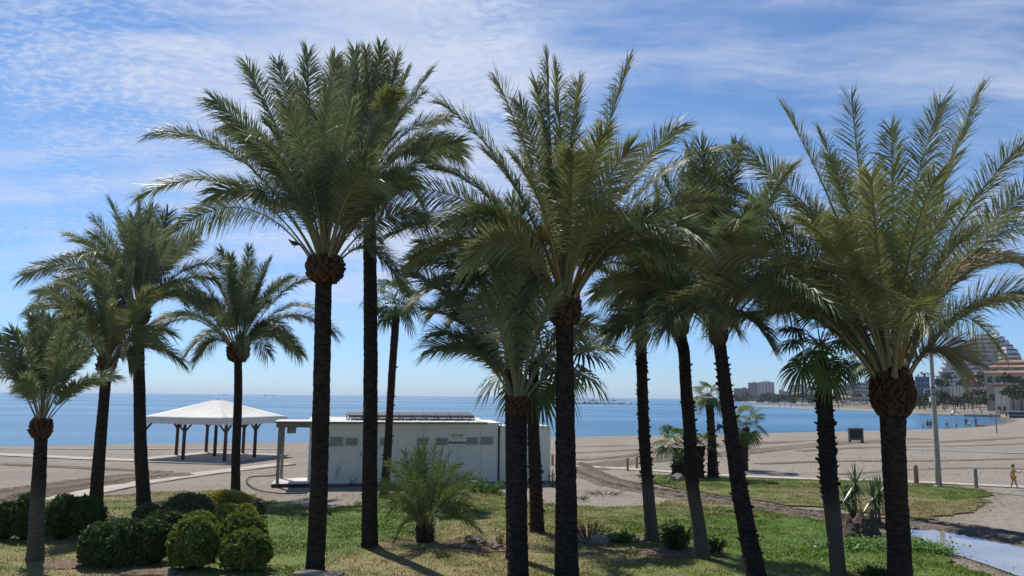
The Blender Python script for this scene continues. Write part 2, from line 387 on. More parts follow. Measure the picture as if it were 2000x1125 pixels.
def sand_material(name, a, b, c, fine=1.0, zones=True, bump=0.85):
    m = bpy.data.materials.new(name); m.use_nodes = True
    t = NT(m.node_tree); m.node_tree.nodes.clear()
    pos = t.n('ShaderNodeNewGeometry').outputs['Position']
    n1 = t.noise(pos, 0.22, 6, 0.6); n2 = t.noise(t.mapping(pos, (0.25, 1.0, 1), (0, 0, R(6))), 0.5, 7, 0.65); n3 = t.noise(pos, 6.0, 4, 0.7)
    base = t.mix(t.ramp(n1, 0.35, 0.65), a + (1,), b + (1,))
    base = t.mix(t.math('MULTIPLY', t.ramp(n2, 0.52, 0.74), 0.7), base, c + (1,))
    base = t.mix(t.math('MULTIPLY', t.ramp(n3, 0.52, 0.70), 0.6), base, tuple(x * 0.62 for x in c) + (1,))
    if zones:
        z = t.n('ShaderNodeSeparateColor', ins={0: t.n('ShaderNodeVertexColor', layer_name='zones').outputs[0]})
        base = t.mix(t.math('MULTIPLY', z.outputs[0], 0.8), base, (0.10, 0.078, 0.06, 1))
        soil = t.math('MULTIPLY', z.outputs[2], t.ramp(t.noise(pos, 1.6, 5, 0.7), 0.40, 0.62))
        base = t.mix(t.math('MULTIPLY', soil, 0.55), base, (0.24, 0.20, 0.12, 1))
        town = t.mix(t.ramp(t.noise(pos, 0.02, 5, 0.6), 0.42, 0.6), (0.07, 0.085, 0.04, 1), (0.26, 0.22, 0.16, 1))
        base = t.mix(z.outputs[1], base, town)
    foot = t.n('ShaderNodeTexVoronoi', feature='SMOOTH_F1', ins={'Vector': t.mapping(pos, (1, 1.25, 1)), 'Scale': 2.6, 'Smoothness': 0.5}).outputs['Distance']
    hgt = t.math('ADD', t.math('MULTIPLY', foot, 0.55), t.math('ADD', t.noise(pos, 3.0, 6, 0.7), t.math('MULTIPLY', n2, 0.8)))
    bp = t.n('ShaderNodeBump', ins={'Strength': bump, 'Distance': 0.2, 'Height': hgt})
    b_ = t.n('ShaderNodeBsdfPrincipled', ins={'Base Color': base, 'Roughness': 0.95, 'Specular IOR Level': 0.1, 'Normal': bp.outputs[0]})
    t.n('ShaderNodeOutputMaterial', ins={'Surface': b_.outputs[0]})
    return m
M['sand'] = sand_material('beach_sand', (0.315, 0.272, 0.222), (0.27, 0.232, 0.19), (0.22, 0.187, 0.152))
M['track_sand'] = sand_material('churned_sand', (0.225, 0.178, 0.137), (0.165, 0.13, 0.10), (0.12, 0.095, 0.074), zones=False, bump=0.9)
tag(link('sand_ground', me, M['sand']), kind='structure')

# tyre tracks: strips of pressed and thrown-up sand with tread ridges
def strip(name, pts, half, amp, step=0.12, nx=18, lugs=0.34, seed=0, base=0.0):
    d = np.r_[0, np.cumsum(np.linalg.norm(np.diff(pts, axis=0), axis=1))]
    n = int(d[-1] / step); s = np.linspace(0, d[-1], n)
    c = np.stack([np.interp(s, d, pts[:, 0]), np.interp(s, d, pts[:, 1])], 1)
    tn = np.gradient(c, axis=0); tn /= np.linalg.norm(tn, axis=1)[:, None]
    nm = np.stack([-tn[:, 1], tn[:, 0]], 1)
    u = np.linspace(-1, 1, nx)
    wob = half * (1 + 0.25 * (fnoise(c, 1.4, seed) - .5) * 2)
    P = c[:, None, :] + nm[:, None, :] * (u[None, :, None] * wob[:, None, None])
    U, S = np.meshgrid(u, s)
    Pf = P.reshape(-1, 2)
    rut = np.exp(-((np.abs(U) - 0.5) / 0.24) ** 2)
    tread = np.sin((S + np.abs(np.abs(U) - 0.5) * half * 1.3) * 2 * math.pi / lugs)
    edge = 1 - np.abs(U) ** 6
    z = (0.35 * amp * fnoise(Pf, 0.35, seed + 4).reshape(U.shape) + amp * 0.55 * rut * (tread > 0.1) + amp * 0.4 * np.exp(-((np.abs(U) - 0.86) / 0.1) ** 2)) * edge + base
    z = z.reshape(-1, 1) - 0.16 * sstep(sdf(Pf, puddle_o), -0.55, 0.45)[:, None]
    v = np.concatenate([Pf, z], 1)
    a = (np.arange(n - 1)[:, None] * nx + np.arange(nx - 1)[None, :]).ravel()
    q = np.stack([a, a + 1, a + nx + 1, a + nx], 1)
    o = link(name, npmesh(name, v, q), M['track_sand'])
    return tag(o, kind='structure')
strip('tyre_track', track_pts, 1.15, 0.17, base=-0.035, lugs=.42)
strip('tyre_track', ltrack_pts, 1.9, 0.20, seed=3, base=-0.03, lugs=.6)
strip('tyre_track', beach_track, 1.5, 0.07, step=0.25, nx=12, lugs=0.9, seed=5, base=-0.03)
strip('tyre_track', far_track, 0.9, 0.05, step=0.5, nx=8, lugs=1.4, seed=7, base=-0.03)

for k_, (pts_, hf_, am_) in enumerate((([(1126, 884), (1240, 878), (1380, 872), (1560, 862)], .7, .05), ([(1126, 872), (1260, 868), (1420, 866), (1640, 858)], .5, .04), ([(1130, 897), (1200, 893), (1290, 880), (1360, 862), (1400, 850)], .6, .04),
        ([(1480, 905), (1640, 898), (1800, 900), (2040, 893)], .5, .03), ([(1560, 880), (1700, 872), (1900, 871), (2060, 862)], .7, .04), ([(0, 905), (160, 912), (330, 921)], .5, .05), ([(1640, 925), (1780, 915), (1950, 912), (2060, 918)], .4, .03))):
    strip('tyre_track', chaikin(gp(pts_), 3), hf_, am_, step=0.25, nx=10, lugs=.8, seed=11 + k_, base=-0.035)
# paths of pale slabs on the sand
def path(name, pts, half, z=-0.025, th=0.06, mat='concrete', slab=1.2, it=1):
    p = chaikin(gp(pts), it) if it else np.array(gp(pts))
    d = np.r_[0, np.cumsum(np.linalg.norm(np.diff(p, axis=0), axis=1))]
    root = thing(name, None, None); tag(root, kind='structure')
    n = max(2, int(d[-1] / slab)); s = np.linspace(0, d[-1], n + 1)
    c = np.stack([np.interp(s, d, p[:, 0]), np.interp(s, d, p[:, 1])], 1)
    tn = np.gradient(c, axis=0); tn /= np.linalg.norm(tn, axis=1)[:, None]; nm = np.stack([-tn[:, 1], tn[:, 0]], 1)
    me = None
    for k in range(n):
        mid = (c[k] + c[k + 1]) / 2; dv = c[k + 1] - c[k]; L = float(np.linalg.norm(dv))
        if me is None:
            mb = MB(); mb.box((0, 0, 0), (1.0, 1.0, 1.0)); me = mb.mesh(name + '_slab')
        o = link('slab', me, M[mat], root, (mid[0], mid[1], z + random.uniform(-.008, .008)))
        o.scale = (L - 0.02 + 0.0, half * 2, th); o.rotation_euler = (random.uniform(-.004, .004), 0, math.atan2(dv[1], dv[0]))
    return root
path('boardwalk', [(-140, 1042), (0, 1001), (100, 978), (200, 955), (300, 938), (400, 924), (500, 912), (560, 905)], 0.75, slab=0.8)
path('boardwalk', [(-250, 877), (0, 887), (150, 894), (280, 899), (400, 903), (455, 905)], 0.8)
path('boardwalk', [(-300, 873), (0, 875.5), (300, 876), (540, 876)], 0.35, slab=2.0)
path('boardwalk', [(1125, 909), (1200, 914), (1300, 920), (1420, 929), (1560, 934), (1700, 938), (1840, 943), (2010, 951), (2200, 962)], 0.55)
path('boardwalk', [(1768, 877), (1850, 880), (1930, 882.5), (2050, 887)], 0.28, slab=2.0)

# sea
def water_material(name, col, rough, wave, scale):
    m = bpy.data.materials.new(name); m.use_nodes = True
    t = NT(m.node_tree); m.node_tree.nodes.clear()
    pos = t.n('ShaderNodeNewGeometry').outputs['Position']
    n1 = t.noise(t.mapping(pos, (1, 2.2, 1)), scale, 6, 0.6)
    n2 = t.noise(t.mapping(pos, (0.3, 1, 1)), 0.012, 4, 0.6)
    b_ = t.n('ShaderNodeBump', ins={'Strength': wave, 'Distance': 0.35, 'Height': n1})
    c = t.mix(t.ramp(n2, 0.38, 0.62), tuple(col[0]) + (1,), tuple(col[1]) + (1,))
    p = t.n('ShaderNodeBsdfPrincipled', ins={'Base Color': c, 'Roughness': t.math('MULTIPLY_ADD', t.ramp(n2, 0.35, 0.7), 0.22, rough - 0.08), 'IOR': 1.33, 'Specular IOR Level': 0.5, 'Normal': b_.outputs[0]})
    t.n('ShaderNodeOutputMaterial', ins={'Surface': p.outputs[0]})
    return m
M['sea'] = water_material('sea_water', ((0.014, 0.092, 0.175), (0.020, 0.11, 0.20)), 0.22, 0.55, 0.55)
mb = MB(); mb.add([(-9000, 40, -0.40), (9000, 40, -0.40), (9000, 9500, -0.40), (-9000, 9500, -0.40)], [(0, 1, 2, 3)])
tag(mb.build('sea', M['sea']), kind='structure')
# foam line where the small waves end
fp = shore[(shore[:, 1] < 190)]
# puddle
M['puddle'] = material('still_puddle_water', (0.34, 0.30, 0.27), (0.28, 0.25, 0.22), 0.5, rough=0.015, spec=0.9)
M['puddle'].node_tree.nodes['Principled BSDF'].inputs['IOR'].default_value = 1.7
po = chaikin(puddle_o, 2, True)
ctr = po.mean(0)
po = ctr + (po - ctr) * 1.10
mb = MB(); mb.add([(x, y, -0.105) for x, y in po] + [], [tuple(range(len(po)))]); tag(mb.build('puddle_water', M['puddle']), kind='structure')

# lawns: ragged turf sheets with an uneven surface, and blades standing on them
def lush_at(P):
    l = 0.44 + 0.95 * (fnoise(P, 4.0, 21) - .5) + 0.9 * (fnoise(P, 1.0, 25) - .5)
    for (px, py, w, a) in ((600, 1050, 4.0, .8), (560, 1020, 3.0, .5), (700, 1030, 2.6, .5), (1540, 1045, 4.2, .75), (1440, 1030, 3.0, .5), (1660, 1060, 3.6, .65), (1850, 1100, 2.5, .5), (760, 1000, 3, .2),
                           (720, 1100, 3.2, -.35), (900, 1075, 3.6, -.4), (780, 1060, 2.5, -.35), (200, 1090, 3.4, -.25), (1180, 1090, 3.4, -.25), (1350, 985, 3, -.35), (950, 975, 3.2, -.25),
                           (1820, 985, 3.0, -.45), (1560, 955, 4.0, -.2), (280, 975, 3, -.1), (1700, 985, 4, -.15), (1480, 950, 2, .3), (1760, 948, 2.4, .25)):
        g = np.array(G(px, py))[:2]; l = l + a * np.exp(-((P - g) ** 2).sum(1) / w ** 2)
    return np.clip(l, 0, 1)
def grass_material(name):
    m = bpy.data.materials.new(name); m.use_nodes = True
    t = NT(m.node_tree); m.node_tree.nodes.clear()
    z = t.n('ShaderNodeSeparateColor', ins={0: t.n('ShaderNodeVertexColor', layer_name='lush').outputs[0]})
    pos = t.n('ShaderNodeNewGeometry').outputs['Position']
    n = t.noise(pos, 9.0, 4, 0.7)
    f = t.math('ADD', z.outputs[0], t.math('MULTIPLY', t.math('SUBTRACT', n, 0.5), 0.7))
    c = t.mix(t.ramp(f, 0.12, 0.5), (0.30, 0.255, 0.115, 1), (0.185, 0.21, 0.055, 1))
    c = t.mix(t.ramp(f, 0.45, 1.0), c, (0.115, 0.185, 0.028, 1))
    p = t.n('ShaderNodeBsdfPrincipled', ins={'Base Color': c, 'Roughness': 0.75, 'Specular IOR Level': 0.2})
    tr = t.n('ShaderNodeBsdfTranslucent', ins={'Color': c})
    t.n('ShaderNodeOutputMaterial', ins={'Surface': t.n('ShaderNodeMixShader', ins={0: 0.25, 1: p.outputs[0], 2: tr.outputs[0]}).outputs[0]})
    return m
M['turf'] = grass_material('turf_grass')
def set_lush(me, P):
    a = np.ones((len(P), 4), np.float32); a[:, 0] = lush_at(P)
    me.color_attributes.new('lush', 'FLOAT_COLOR', 'POINT').data.foreach_set('color', a.ravel())
def turf(outline, seed):
    o = chaikin(outline, 1, True); b = []
    for k in range(len(o)):
        a, c = o[k], o[(k + 1) % len(o)]; L = np.linalg.norm(c - a); m = max(1, int(L / 0.25))
        for q in range(m): b.append(a + (c - a) * q / m)
    b = np.array(b); tn = np.roll(b, -1, 0) - np.roll(b, 1, 0); tn /= np.linalg.norm(tn, axis=1)[:, None] + 1e-9
    off = (fnoise(b, 2.6, seed) - .5) * 2.0 + (fnoise(b, .7, seed + 5) - .5) * 1.1
    b = b + np.stack([-tn[:, 1], tn[:, 0]], 1) * off[:, None]
    x0, y0 = b.min(0); x1, y1 = b.max(0)
    gx, gy = np.meshgrid(np.arange(x0, x1, .45), np.arange(y0, y1, .45)); g = np.stack([gx.ravel(), gy.ravel()], 1)
    g = g[(sdf(g, b) > 0.2)]
    P = np.vstack([b, g]); nb = len(b)
    r = geometry.delaunay_2d_cdt([Vector(p) for p in P], [], [list(range(nb))], 1, 1e-5)
    V = np.array([tuple(v) for v in r[0]]); T = np.array([f for f in r[2] if len(f) == 3])
    z = 0.004 + 0.04 * (fnoise(V, 1.7, 31) - .3) * sstep(sdf(V, b), 0, .8)
    me = npmesh('lawn', np.concatenate([V, z[:, None]], 1), None, T, smooth=True); set_lush(me, V)
    tag(link('lawn', me, M['turf']), kind='structure')
    return b
la = turf(lawn_a, 41); lb = turf(lawn_b, 47)
def blades(outline, n, hmin, hmax, ymin, ymax, name, label, fade=0.35, wdt=0.016):
    x0, y0 = outline.min(0) - 1; x1, y1 = outline.max(0) + 1
    y0 = max(y0, ymin); y1 = min(y1, ymax)
    Pp = np.stack([rng.uniform(x0, x1, n), rng.uniform(y0, y1, n)], 1)
    Pp = Pp[np.abs(Pp[:, 0]) < Pp[:, 1] * 0.72 + 1]
    s = sdf(Pp, outline)
    keep = (s > 0) | (rng.random(len(Pp)) < np.exp(s / fade) * 0.16)
    cl = fnoise(Pp, .6, 9)
    keep &= rng.random(len(Pp)) < 0.25 + 1.2 * cl
    Pp = Pp[keep]; cl = cl[keep]; n = len(Pp)
    h = rng.uniform(hmin, hmax, n) * (0.5 + cl); a = rng.uniform(0, 2 * math.pi, n); ln = rng.uniform(0.1, 0.9, n) * h; b = rng.uniform(0, 2 * math.pi, n)
    dx = np.cos(a) * wdt; dy = np.sin(a) * wdt
    z0 = np.full(n, -0.01)
    v = np.stack([np.stack([Pp[:, 0] - dx, Pp[:, 1] - dy, z0], 1), np.stack([Pp[:, 0] + dx, Pp[:, 1] + dy, z0], 1),
                  np.stack([Pp[:, 0] + ln * np.cos(b), Pp[:, 1] + ln * np.sin(b), h], 1)], 1).reshape(-1, 3)
    me = npmesh(name, v, None, np.arange(3 * n).reshape(-1, 3)); set_lush(me, v[:, :2])
    return tag(link(name, me, M['turf']), label, 'grass', kind='stuff')
blades(la, 560000, .02, .075, 17, 44, 'grass', 'short patchy green and straw coloured grass under the palms')
blades(lb, 170000, .02, .07, 30, 48, 'grass', 'short patchy grass strip beside the beach boardwalk')

# dry leaflets and crumbs of bark lying on the turf
V = []; T = []; g_ = np.random.default_rng(77); n_ = 5200
Pl = np.stack([g_.uniform(la[:, 0].min(), la[:, 0].max(), n_), g_.uniform(18, la[:, 1].max(), n_)], 1)
Pl = Pl[(sdf(Pl, la) > 0) & (fnoise(Pl, 1.5, 61) > .42)]
for x, y in Pl:
    a = g_.uniform(0, math.pi); L = g_.uniform(.06, .22); dx, dy = math.cos(a) * L, math.sin(a) * L; z = g_.uniform(.05, .085); w_ = .013; o = len(V)
    V += [(x - dx, y - dy, z - .01), (x - dy / L * w_, y + dx / L * w_, z), (x + dx, y + dy, z + g_.uniform(-.01, .02)), (x + dy / L * w_, y - dx / L * w_, z)]; T += [(o, o + 1, o + 2), (o, o + 2, o + 3)]
tag(link('leaf_litter', npmesh('leaf_litter', V, None, T), M['dry_leaf']), 'dry fallen palm leaflets scattered over the lawn', 'leaf litter', kind='stuff')
# ------------------------------------------------------------------ palms
def frond_mesh(name, P0, C, T, seed, leaflen=0.55, n=150, w=0.034, roll=None, rr=0.030, bare=0.16, vang=24, lmat=0, droop=0.22, sparse=1.0, side=None):
    """a pinnate frond: tapered stalk along a curve, leaflets in several ranks on both sides"""
    g = np.random.default_rng(seed)
    P0, C, T = (np.array(p, float) for p in (P0, C, T))
    L = np.linalg.norm(C - P0) + np.linalg.norm(T - C); L *= 0.93
    def pt(u): u = u[:, None]; return (1 - u) ** 2 * P0 + 2 * u * (1 - u) * C + u * u * T
    def tg(u):
        u = u[:, None]; d = 2 * (1 - u) * (C - P0) + 2 * u * (T - C)
        return d / (np.linalg.norm(d, axis=1)[:, None] + 1e-9)
    h = T - P0; h = h * [1, 1, 0]; hl = np.linalg.norm(h)
    if side is not None: h = np.array(side, float)
    elif hl < 0.12 * L:
        a = g.uniform(0, 2 * math.pi); h = np.array([math.cos(a), math.sin(a), 0])
    h /= np.linalg.norm(h)
    S0 = np.cross(h, [0, 0, 1.0])
    roll = g.uniform(-24, 24) * (1 + .9 * min(1, hl / L)) if roll is None else roll
    lat = abs(T[0] - P0[0]) / L
    tw = (g.uniform(35, 80) if g.random() < .5 else -g.uniform(35, 80)) * (.35 + .65 * min(1, lat * 1.4))
    # stalk
    k = 12; u = np.linspace(0, 1, k); p = pt(u); t = tg(u)
    S = S0 - t * (t @ S0)[:, None]; S /= np.linalg.norm(S, axis=1)[:, None]; N = np.cross(S, t)
    rads = rr * (1 - 0.86 * u) * (1 + 1.1 * np.exp(-u / 0.05)); m = 5
    th = np.arange(m) / m * 2 * math.pi
    v1 = (p[:, None, :] + (S[:, None, :] * np.cos(th)[None, :, None] * 1.25 + N[:, None, :] * np.sin(th)[None, :, None] * 0.8) * rads[:, None, None]).reshape(-1, 3)
    i = np.arange(k - 1)[:, None] * m; j = np.arange(m)[None, :]
    q1 = np.stack([i + j, i + (j + 1) % m, i + m + (j + 1) % m, i + m + j], -1).reshape(-1, 4)
    # leaflets
    n = int(n * sparse)
    u = np.tile(np.linspace(bare, 0.995, n), 2) + g.uniform(-.004, .004, 2 * n); u = np.clip(u, 0, 1)
    sg = np.repeat([1, -1], n)
    p = pt(u); t = tg(u)
    S = S0 - t * (t @ S0)[:, None]; S /= np.linalg.norm(S, axis=1)[:, None]; N = np.cross(S, t)
    ro = np.radians(roll + tw * u)[:, None]
    S, N = S * np.cos(ro) + N * np.sin(ro), N * np.cos(ro) - S * np.sin(ro)
    v = (u - bare) / (1 - bare)
    prof = np.interp(v, [0, .08, .3, .6, .85, 1], [.25, .5, .95, 1.0, .95, .8])
    ll = leaflen * prof * g.uniform(.85, 1.12, 2 * n)
    al = np.radians(np.interp(v, [0, .3, .8, 1], [66, 52, 42, 18]) + g.normal(0, 4.5, 2 * n))[:, None]
    va = np.radians(vang + g.uniform(-20, 24, 2 * n))[:, None]
    d = t * np.cos(al) + (S * sg[:, None] * np.cos(va) + N * np.sin(va)) * np.sin(al)
    wv = np.cross(d, N * 0.8 + S * sg[:, None] * 0.4 + g.normal(0, .25, (2 * n, 3))); wv /= np.linalg.norm(wv, axis=1)[:, None]
    ww = (w * (0.75 + 0.4 * prof) * g.uniform(.8, 1.2, 2 * n))[:, None]
    mid = p + d * (ll * .5)[:, None]; tip = p + d * ll[:, None]
    mid[:, 2] -= droop * .3 * ll; tip[:, 2] -= droop * ll * g.uniform(.4, 2.2, 2 * n)
    b1 = p - wv * ww * .35; b2 = p + wv * ww * .35; m1 = mid - wv * ww * .5; m2 = mid + wv * ww * .5
    v2 = np.stack([b1, b2, m2, m1, tip], 1).reshape(-1, 3)
    o = len(v1) + np.arange(2 * n) * 5
    q2 = np.stack([o, o + 1, o + 2, o + 3], 1); t2 = np.stack([o + 3, o + 2, o + 4], 1)
    q = np.vstack([q1, q2])
    return npmesh(name, np.vstack([v1, v2]), q, t2, np.r_[np.ones(len(q1), int), np.zeros(len(q2), int)], np.zeros(len(t2), int))

def smooth_path(pts, n):
    """Catmull-Rom through 3-D points"""
    P = [np.array(p, float) for p in pts]; P = [2 * P[0] - P[1]] + P + [2 * P[-1] - P[-2]]
    k = len(P) - 3; out = []
    for s in np.linspace(0, k - 1e-6, n):
        i = int(s); t = s - i; a, b, c, d = P[i:i + 4]
        out.append(0.5 * ((2 * b) + (-a + c) * t + (2 * a - 5 * b + 4 * c - d) * t * t + (-a + 3 * b - 3 * c + d) * t ** 3))
    return np.array(out)
def trunk_mesh(pts, rads, seed, rough=0.06, ring=0.11, flare=0.18, smooth_below=0.0, nth=30, dz=0.035):
    L = sum(np.linalg.norm(np.array(pts[i + 1]) - np.array(pts[i])) for i in range(len(pts) - 1))
    n = int(L / dz); c = smooth_path(pts, n)
    s = np.r_[0, np.cumsum(np.linalg.norm(np.diff(c, axis=0), axis=1))]
    r = np.interp(np.linspace(0, 1, n), np.linspace(0, 1, len(rads)), rads)
    r = r * (1 + flare * np.exp(-s / 0.35))
    th = np.arange(nth) / nth * 2 * math.pi
    TH, S = np.meshgrid(th, s)
    kk = 7
    ph = seed * 1.7
    d1 = (S / ring + kk * TH / (2 * math.pi)) % 1; d2 = (S / ring - kk * TH / (2 * math.pi) + .37) % 1
    scale = (d1 ** 1.5) * 0.6 + (1 - np.abs(d2 * 2 - 1)) * 0.4
    g = fnoise(np.stack([TH.ravel() * 1.5 + ph, S.ravel()], 1), 0.45, seed).reshape(S.shape)
    g2 = vnoise(np.stack([TH.ravel() * 1.5 + ph, S.ravel()], 1), 0.12, seed + 3).reshape(S.shape)
    amp = rough * (0.25 + 0.75 * sstep(S, smooth_below - .3, smooth_below + .4)) if smooth_below > 0 else rough
    RR = r[:, None] * (1 + amp * (scale - .5) * 2 + amp * 1.0 * (g - .5) * 2 + amp * 1.1 * (g2 - .5))
    v = c[:, None, :] + np.stack([np.cos(TH) * RR, np.sin(TH) * RR, np.zeros_like(RR)], -1)
    i = np.arange(n - 1)[:, None] * nth; j = np.arange(nth)[None, :]
    q = np.stack([i + j, i + (j + 1) % nth, i + nth + (j + 1) % nth, i + nth + j], -1).reshape(-1, 4)
    return npmesh('trunk', v.reshape(-1, 3), q, smooth=False), c, s, r
_sb = MB(); _sb.add([(-.5, 0, -.35), (.5, 0, -.35), (.42, 0, .4), (-.42, 0, .4), (-.3, 1, .30), (.3, 1, .30), (.22, .92, .62), (-.22, .92, .62)],
                    [(0, 1, 5, 4), (1, 2, 6, 5), (2, 3, 7, 6), (3, 0, 4, 7), (4, 5, 6, 7)])
STUB = _sb.mesh('leaf_stub'); STUB.materials.append(M['stub'])
def stubs_joined(c, s, r, s0, s1, n, size, seed, mat, root):
    g = np.random.default_rng(seed); vs = np.array(_sb.v); V = []; Q = []
    fs = np.array([f for f in _sb.f])
    for k in range(n):
        q = g.uniform(s0, s1); a = g.uniform(0, 2 * math.pi)
        p = np.array([np.interp(q, s, c[:, x]) for x in range(3)]); rr = np.interp(q, s, r)
        z = size * g.uniform(.6, 1.3)
        loc = vs * [z * .9, z * g.uniform(.5, 1.1), z]
        ca, sa = math.cos(a), math.sin(a)
        X = loc[:, 0] * -sa + (loc[:, 1] + rr * .96) * ca; Y = loc[:, 0] * ca + (loc[:, 1] + rr * .96) * sa
        V.append(np.stack([p[0] + X, p[1] + Y, p[2] + loc[:, 2]], 1)); Q.append(fs + 8 * k)
    me = npmesh('leaf_scars', np.vstack(V), np.vstack(Q))
    o = link('leaf_scars', me, mat, root); tag(o, kind='stuff'); return o
def boss(root, c, rw, hh, seed, singles):
    """the swollen ball of old leaf bases under the crown"""
    n = 14; nth = 28; th = np.arange(nth) / nth * 2 * math.pi
    zz = np.linspace(-1, 1, n); prof = np.interp(zz, [-1, -.82, -.5, 0, .45, .8, 1], [.46, .70, .92, 1.0, .94, .78, .62])
    TH, Zm = np.meshgrid(th, zz)
    g = fnoise(np.stack([TH.ravel() * 2 + seed, Zm.ravel() * 2], 1), .5, seed).reshape(TH.shape)
    RR = rw * prof[:, None] * (1 + .18 * (g - .5))
    v = np.stack([c[0] + np.cos(TH) * RR, c[1] + np.sin(TH) * RR, c[2] + Zm * hh], -1).reshape(-1, 3)
    i = np.arange(n - 1)[:, None] * nth; j = np.arange(nth)[None, :]
    q = np.stack([i + j, i + (j + 1) % nth, i + nth + (j + 1) % nth, i + nth + j], -1).reshape(-1, 4)
    v = np.vstack([v, [[c[0], c[1], c[2] + hh * 1.05], [c[0], c[1], c[2] - hh]]])
    t = np.stack([(n - 1) * nth + np.arange(nth), (n - 1) * nth + (np.arange(nth) + 1) % nth, np.full(nth, len(v) - 2)], 1)
    t2 = np.stack([(np.arange(nth) + 1) % nth, np.arange(nth), np.full(nth, len(v) - 1)], 1)
    b = link('crown_base', npmesh('crown_base', v, q, np.vstack([t, t2])), M['boss'], root)
    rnd = random.Random(seed); N = singles
    pos = []
    for k in range(N):
        z = -0.85 + 1.7 * (k + .5) / N; a = k * 2.39996 + rnd.uniform(-.15, .15)
        rr = rw * float(np.interp(z, [-1, -.82, -.5, 0, .45, .8, 1], [.46, .70, .92, 1.0, .94, .78, .62]))
        pos.append((z * hh, a, rr))
    size = math.sqrt(4 * math.pi * rw * hh / N) * 0.95
    for z, a, rr in pos:
        o = link('leaf_stub', STUB, None, b)
        o.location = (c[0] + math.cos(a) * rr * .95, c[1] + math.sin(a) * rr * .95, c[2] + z)
        o.rotation_euler = (rnd.uniform(-.1, .35), 0, a - math.pi / 2)
        k = size * rnd.uniform(.8, 1.2); o.scale = (k, k * rnd.uniform(.35, .8), k)
    return b

